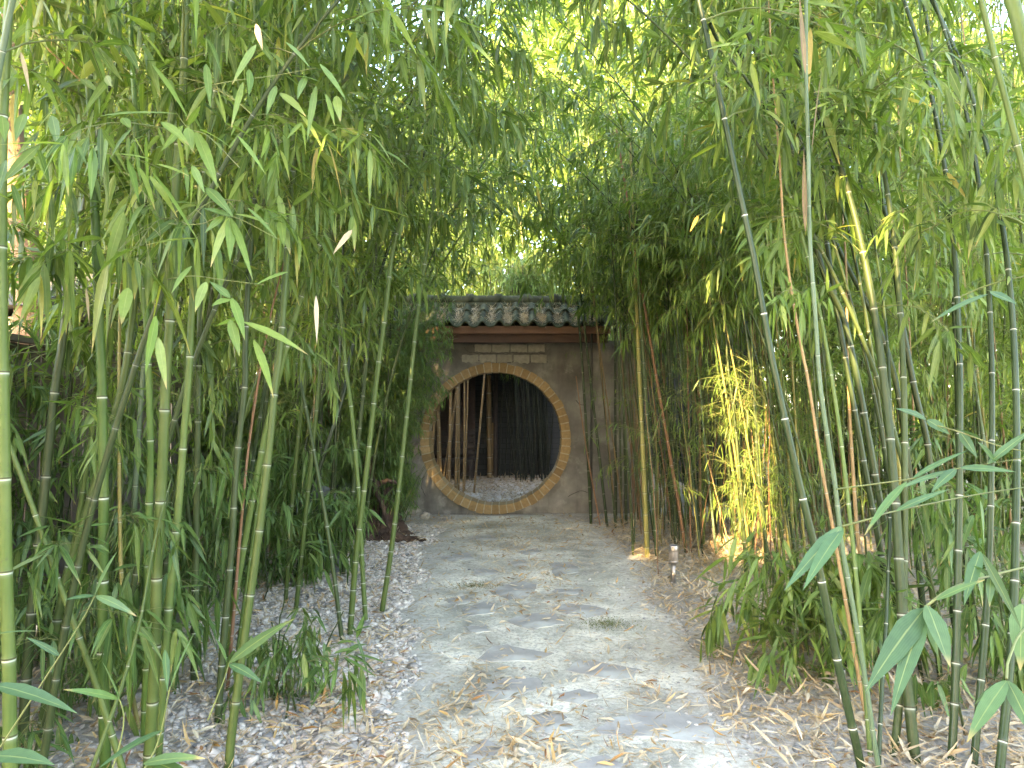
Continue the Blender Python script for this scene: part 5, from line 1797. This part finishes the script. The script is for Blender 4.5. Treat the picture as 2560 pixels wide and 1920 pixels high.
# court bamboo seen through the opening
CG = 'tan bamboo poles beyond the opening'
for i_, (b_, t_, w, lab) in enumerate((
        ((470, 1340), (490, 250), 30, 'thickest tan pole of the left bundle, standing foremost'), ((500, 1330), (500, 250), 24, 'tan pole crossing just right of the foremost one'), ((545, 1310), (540, 210), 18, 'thin tan pole right of the bundle'), ((556, 1290), (577, 200), 18, 'straight yellowish pole at the right of the bundle'),
        ((405, 1300), (425, 300), 30, 'tan pole left of the foremost pole'), ((370, 1290), (480, 300), 24, 'tan pole slanting right across the bundle'), ((330, 1230), (320, 430), 26, 'upright tan pole in the middle of the bundle'), ((300, 1180), (290, 470), 24, 'tan pole with pale top near the ring'), ((235, 1080), (292, 450), 30, 'tan pole slanting right by the brick ring'),
        ((215, 1000), (235, 700), 22, 'tan pole closest to the brick ring'), ((340, 1230), (462, 300), 18, 'slim pole slanting steeply through the bundle'), ((650, 1310), (748, 150), 22, 'single slim tan pole leaning right in the open floor'))):
    g = onground(1020 + b_[0] / 3.95, 900 + max(b_[1], 1255) / 3.95)
    D_ = g[1]
    tp = at(1020 + t_[0] / 3.95, 900 + t_[1] / 3.95, D_ + .05)
    g2 = at(1020 + b_[0] / 3.95, 900 + b_[1] / 3.95, D_)
    dv = (tp - g2) / (tp[2] - g2[2])
    bb = g2 - dv * g2[2]
    tp = bb + dv * 3.3
    bare_stick(lab, CG, bb, tp, w / 3.95 * D_ / F / 2, 'c_pole', .3, 9, .8)
for b_, t_, w, lab, hcut in (((808, 1160), (795, 150), 50, 'thick round timber post beyond the opening', 3.2), ((850, 1155), (840, 620), 27, 'short cut bamboo post leaning on the thick one', None)):
    g = onground(1020 + b_[0] / 3.95, 900 + b_[1] / 3.95)
    tp = at(1020 + t_[0] / 3.95, 900 + t_[1] / 3.95, g[1])
    bare_stick(lab, 'posts beyond the opening', g, tp, w / 3.95 * g[1] / F / 2, 'c_pole', .5, 12, .92, 'post')
for k in range(38):
    px = 1020 + R.uniform(1060, 1430) / 3.95
    y = R.uniform(14.9, 15.9)
    x = (px - CX) / F * y
    topx = x + (px - 1330) / 75 * .10 + R.gauss(-.15, .22)
    th, nodes, base = bare_stick('black bamboo stem of the dark clump beyond the opening', 'black clump beyond the opening', (x, y), (topx, y + R.gauss(0, .1), 4.4), R.uniform(.009, .016), 'c_black', .3, 7, .7)
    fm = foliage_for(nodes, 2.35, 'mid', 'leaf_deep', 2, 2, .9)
    if fm: obj('foliage', fm, th)
for pxb, pxt in ((905, 985), (950, 1000), (1000, 1040)):
    y = 15.6
    xb = (1020 + pxb / 3.95 - CX) / F * y
    xt = (1020 + pxt / 3.95 - CX) / F * y
    bare_stick('lone black stem left of the dark clump beyond the opening', 'black clump beyond the opening', (xb, y), (xt, y, 3.0), .016, 'c_black', .3, 7, .7)

# groves behind the wall and round the court: few plants modelled, many copies
protos = []
for v in range(7):
    h = 6.6 + .3 * v
    P = simple_path(h, .5 + .15 * v, .1, 1.6)
    mbx, nodes, rr = make_culm(smooth_path(P, .15), .019, .005, .36, 7, .6)
    tm, lm = [], []
    az = R.uniform(0, 6)
    for q in nodes:
        if q[2] < 2.3:
            continue
        for _ in range(2):
            az += PI * .9 + R.gauss(0, .6)
            merge_branch(tm, lm, R.choice(POOL['mid']), q, az, R.uniform(.9, 1.35))
    protos.append((mbx.build('culm', [M[('c_olive', 'c_green', 'c_dark', 'c_yellow')[v % 4]]]), foliage_mesh('foliage', tm, lm, M['leaf'], 2)))


def grove(n, region, label, group, sc=(.85, 1.2), inward=False):
    k = 0
    while k < n:
        x, y = region()
        v = R.randrange(len(protos))
        s = R.uniform(*sc)
        th = thing('bamboo', label, 'bamboo', (x, y, float(gz(x, y))), group)
        th.rotation_euler = (0, 0, R.uniform(0, 2 * PI))
        if inward:
            th.rotation_euler = (0, .16 * (-1 if x > 0 else 1), 0) if x < 0 else (0, -.16, 0)
        th.scale = (s, s, s)
        obj('culm', protos[v][0], th)
        obj('foliage', protos[v][1], th)
        k += 1


grove(18, lambda: (R.choice((-1, 1)) * R.uniform(3.6, 5.8), R.uniform(10.9, 15.6)), 'tall leafy bamboo at the side of the walled court', 'tall bamboo around the court')
grove(10, lambda: (R.uniform(-3.2, 3.2), R.uniform(16.8, 18.0)), 'tall leafy bamboo rising behind the court wall', 'tall bamboo behind the court wall', (1.1, 1.5))
for k_ in range(13):
    grove(1, lambda: (R.choice((-1, 1)) * R.uniform(2.3, 3.1), 11.0 + .35 * k_), 'tall leafy bamboo leaning in over the gate roof', 'tall bamboo above the gate roof', (.8, 1.0), True)
grove(18, lambda: (R.uniform(-11, 11), R.uniform(18.5, 21)), 'distant tall bamboo closing the view behind the court', 'distant bamboo behind the court', (1.5, 2.0))
grove(8, lambda: (R.uniform(6, 10.5), R.uniform(9, 15)), 'far bamboo at the right edge of the grove', 'far bamboo on the right', (.8, 1.1))
grove(7, lambda: (-R.uniform(5.0, 9.5), R.uniform(11, 15)), 'bamboo growing beyond the left fence', 'bamboo beyond the fence', (.8, 1.1))

# far wood that closes the horizon
ng = 160000
a = rng.uniform(-1.25, 1.25, ng)
dd = rng.uniform(22, 30, ng)
X, Y = dd * np.sin(a), dd * np.cos(a)
top = 15 + 2.5 * np.sin(a * 7) + 1.5 * np.sin(a * 17 + 1)
Z = rng.random(ng) ** .8 * top
mb = MB()
add_leaves(mb, np.stack([X, Y, Z], -1), np.stack([rng.normal(0, 1, ng), rng.normal(0, 1, ng), rng.normal(-.9, .6, ng)], -1), rng.normal(0, 1, (ng, 3)) + [0, 0, .8], rng.uniform(.35, .7, ng), rng.uniform(.10, .2, ng), np.clip(rng.normal(.5, .2, ng), 0, .88), np.zeros(ng), 2)
o = obj('foliage', mb.build('far_wood', [M['leaf']]))
tag(o, 'far green wood glimpsed behind all the bamboo', 'wood', None, 'stuff')
# broad leaved shrubs at far right
for x, y, s, lab in ((5.3, 8.2, .9, 'dark broad leaved shrub deep in the right grove'), (6.4, 7.4, 1.0, 'rounded dark shrub at the right edge'), (4.5, 10.2, .9, 'dark shrub behind the sunlit clump')):
    th = thing('shrub', lab, 'shrub', (x, y, 0), 'dark shrubs in the right grove')
    ng = 2600
    c_ = rng.normal(0, 1, (ng, 3))
    c_ /= np.linalg.norm(c_, axis=1)[:, None]
    c_ *= (rng.random((ng, 1)) ** .4)
    c_ = c_ * [s, s, s * .8] * (1 + .2 * np.sin(c_[:, :1] * 9)) + [0, 0, s * .85]
    mb = MB()
    add_leaves(mb, c_, rng.normal(0, 1, (ng, 3)), rng.normal(0, .6, (ng, 3)) + [0, 0, 1], rng.uniform(.06, .13, ng), rng.uniform(.035, .06, ng), rng.random(ng), np.full(ng, .2), 1)
    obj('crown', mb.build('crown', [M['shrub_leaf']]), th)
    mb = MB()
    for _ in range(5):
        mb.tube(smooth_path(np.array([[0, 0, -.05], [R.gauss(0, .15), R.gauss(0, .15), s * .5], [R.gauss(0, .4), R.gauss(0, .4), s]]), .1), .012, 5)
    obj('stem', mb.build('stem', [M['bark']]), th)

# ------------------------------------------------------------------ added unseen trees behind the viewer, shaped to block the sun
ng = 120000
T_ = np.stack([rng.uniform(-4.6, 5.8, ng), rng.uniform(-1.2, 16.5, ng), rng.uniform(-.2, 3.7, ng)], -1)
T_[:, 2] += np.where(T_[:, 1] < 6.5, rng.uniform(-.3, 3.0, ng), 0)
nu = 60000
T_ = np.concatenate([T_, np.stack([rng.uniform(-4.2, 5.2, nu), rng.uniform(-.5, 6.8, nu), rng.uniform(2.0, 6.0, nu)], -1)])
ng += nu
s_ = (T_[:, 1] - rng.uniform(-10.5, -8.0, ng)) / -SUN[1]
X, Y, Z = (T_ + s_[:, None] * SUN).T
P = np.stack([X, Y, Z], -1)
k = np.ones(ng, bool)
for t_, r_ in LANES:
    dl, s = lane_dist(P, t_)
    k &= ~(dl < r_ + .09)
for t_, r_ in (((0, 14.5, 6.0), 1.3), ((1.8, 15, 7.2), 1.3), ((-2.2, 14, 5.0), 1.0), ((.6, 19, 8), 1.6), ((-3.5, 18, 7), 1.5), ((3.5, 12, 4.6), .9), ((-1.2, 6.5, 4.3), .7), ((1.5, 6.5, 4.2), .7)):
    dl, s = lane_dist(P, t_)
    k &= ~((dl < r_) & (rng.random(len(P)) < .4))
P = P[k]
for j_, (x0, x1) in enumerate(((-30, -9), (-9, -4), (-4, 12))):
    q = P[(P[:, 0] >= x0) & (P[:, 0] < x1)]
    c0 = np.array([(-11.5, -6.5, -1.5)[j_], -9.2, 0])
    th = thing('tree', ('added unseen tree screen keeping sun off the garden at the left', 'added unseen tree screen keeping sun off the path', 'added unseen tree screen keeping sun off the right grove')[j_], 'tree', c0)
    nq = len(q)
    mb = MB()
    add_leaves(mb, q - c0, rng.normal(0, 1, (nq, 3)), rng.normal(0, 1, (nq, 3)), rng.uniform(.2, .32, nq), rng.uniform(.14, .2, nq), rng.random(nq), np.zeros(nq), 2, 0, .1)
    obj('crown', mb.build('crown', [M['shrub_leaf']]), th)
    mb = MB()
    mb.tube(smooth_path(np.array([[0, 0, -.2], [.1, -.6, 2], [0, -.3, 5], [.1, 0, 11], [0, 0, 15]]), .3), np.linspace(.26, .04, len(smooth_path(np.array([[0, 0, -.2], [.1, -.6, 2], [0, -.3, 5], [.1, 0, 11], [0, 0, 15]]), .3))), 12)
    obj('trunk', mb.build('trunk', [M['bark']]), th)

ng = 16000  # unseen hedge added behind the viewer to hold back low fill light
X = rng.uniform(-9, 9, ng)
Y = rng.uniform(-6.2, -5.0, ng)
Z = rng.uniform(0, 4.6, ng) + .5 * np.sin(X * 1.7)
k = np.ones(ng, bool)
P = np.stack([X, Y, Z], -1)
for t_, r_ in LANES:
    k &= ~(lane_dist(P, t_)[0] < r_ + .1)
P = P[k]
for j_, (x0, x1) in enumerate(((-9, -3), (-3, 3), (3, 9))):
    q = P[(P[:, 0] >= x0) & (P[:, 0] < x1)]
    c0 = np.array([(x0 + x1) / 2, -5.6, 0])
    nq = len(q)
    th = thing('shrub', ('added unseen hedge screen cutting low sky light at the left', 'added unseen hedge screen cutting low sky light behind the viewer', 'added unseen hedge screen cutting low sky light at the right')[j_], 'shrub', c0)
    mb = MB()
    add_leaves(mb, q - c0, rng.normal(0, 1, (nq, 3)), rng.normal(0, 1, (nq, 3)), rng.uniform(.14, .22, nq), rng.uniform(.09, .13, nq), rng.random(nq), np.zeros(nq), 2, 0, .1)
    obj('crown', mb.build('crown', [M['shrub_leaf']]), th)
    mb = MB()
    for _ in range(6):
        mb.tube(smooth_path(np.array([[0, 0, -.1], [R.gauss(0, .5), R.gauss(0, .1), 1.5], [R.gauss(0, 1.2), R.gauss(0, .2), 3.6]]), .2), .03, 6)
    obj('stem', mb.build('stem', [M['bark']]), th)

# ------------------------------------------------------------------ light, sky, camera
w = bpy.data.worlds.new('World')
bpy.context.scene.world = w
w.use_nodes = True
nt = w.node_tree
sky = nt.nodes.new('ShaderNodeTexSky')
sky.sky_type = 'NISHITA'
sky.sun_disc = False
sky.sun_elevation = math.asin(SUN[2])
sky.sun_rotation = math.atan2(SUN[0], SUN[1])
sky.air_density = 1.0
sky.dust_density = 1.2
sky.ozone_density = 1.0
nt.links.new(sky.outputs[0], nt.nodes['Background'].inputs['Color'])
nt.nodes['Background'].inputs['Strength'].default_value = .15
sl = bpy.data.lights.new('sun', 'SUN')
sl.energy = 3.2
sl.angle = math.radians(.5)
sl.color = (1.0, .76, .42)
so = bpy.data.objects.new('sun', sl)
C.objects.link(so)
so.rotation_euler = Vector(-SUN).to_track_quat('-Z', 'Y').to_euler()
so.location = (-5, -10, 12)

cam = bpy.data.cameras.new('camera')
cam.sensor_width = 36
cam.lens = 36 * F / 2560
cam.clip_start = .05
cam.clip_end = 1000
co_ = bpy.data.objects.new('camera', cam)
C.objects.link(co_)
co_.location = EYE
co_.rotation_euler = (PI / 2 + PITCH, 0, 0)
sc = bpy.context.scene
sc.camera = co_
sc.view_settings.view_transform = 'Standard'
sc.view_settings.look = 'None'
sc.view_settings.exposure = 4.25
sc.view_settings.use_white_balance = True
sc.view_settings.white_balance_temperature = 7750
sc.view_settings.gamma = 1
sc.render.engine = 'CYCLES'
sc.cycles.max_bounces = 10
sc.cycles.diffuse_bounces = 5
sc.cycles.transmission_bounces = 6
sc.cycles.glossy_bounces = 3
sc.cycles.use_denoising = True
print('objects', len(bpy.data.objects), 'tris', sum(len(me.polygons) for me in bpy.data.meshes))
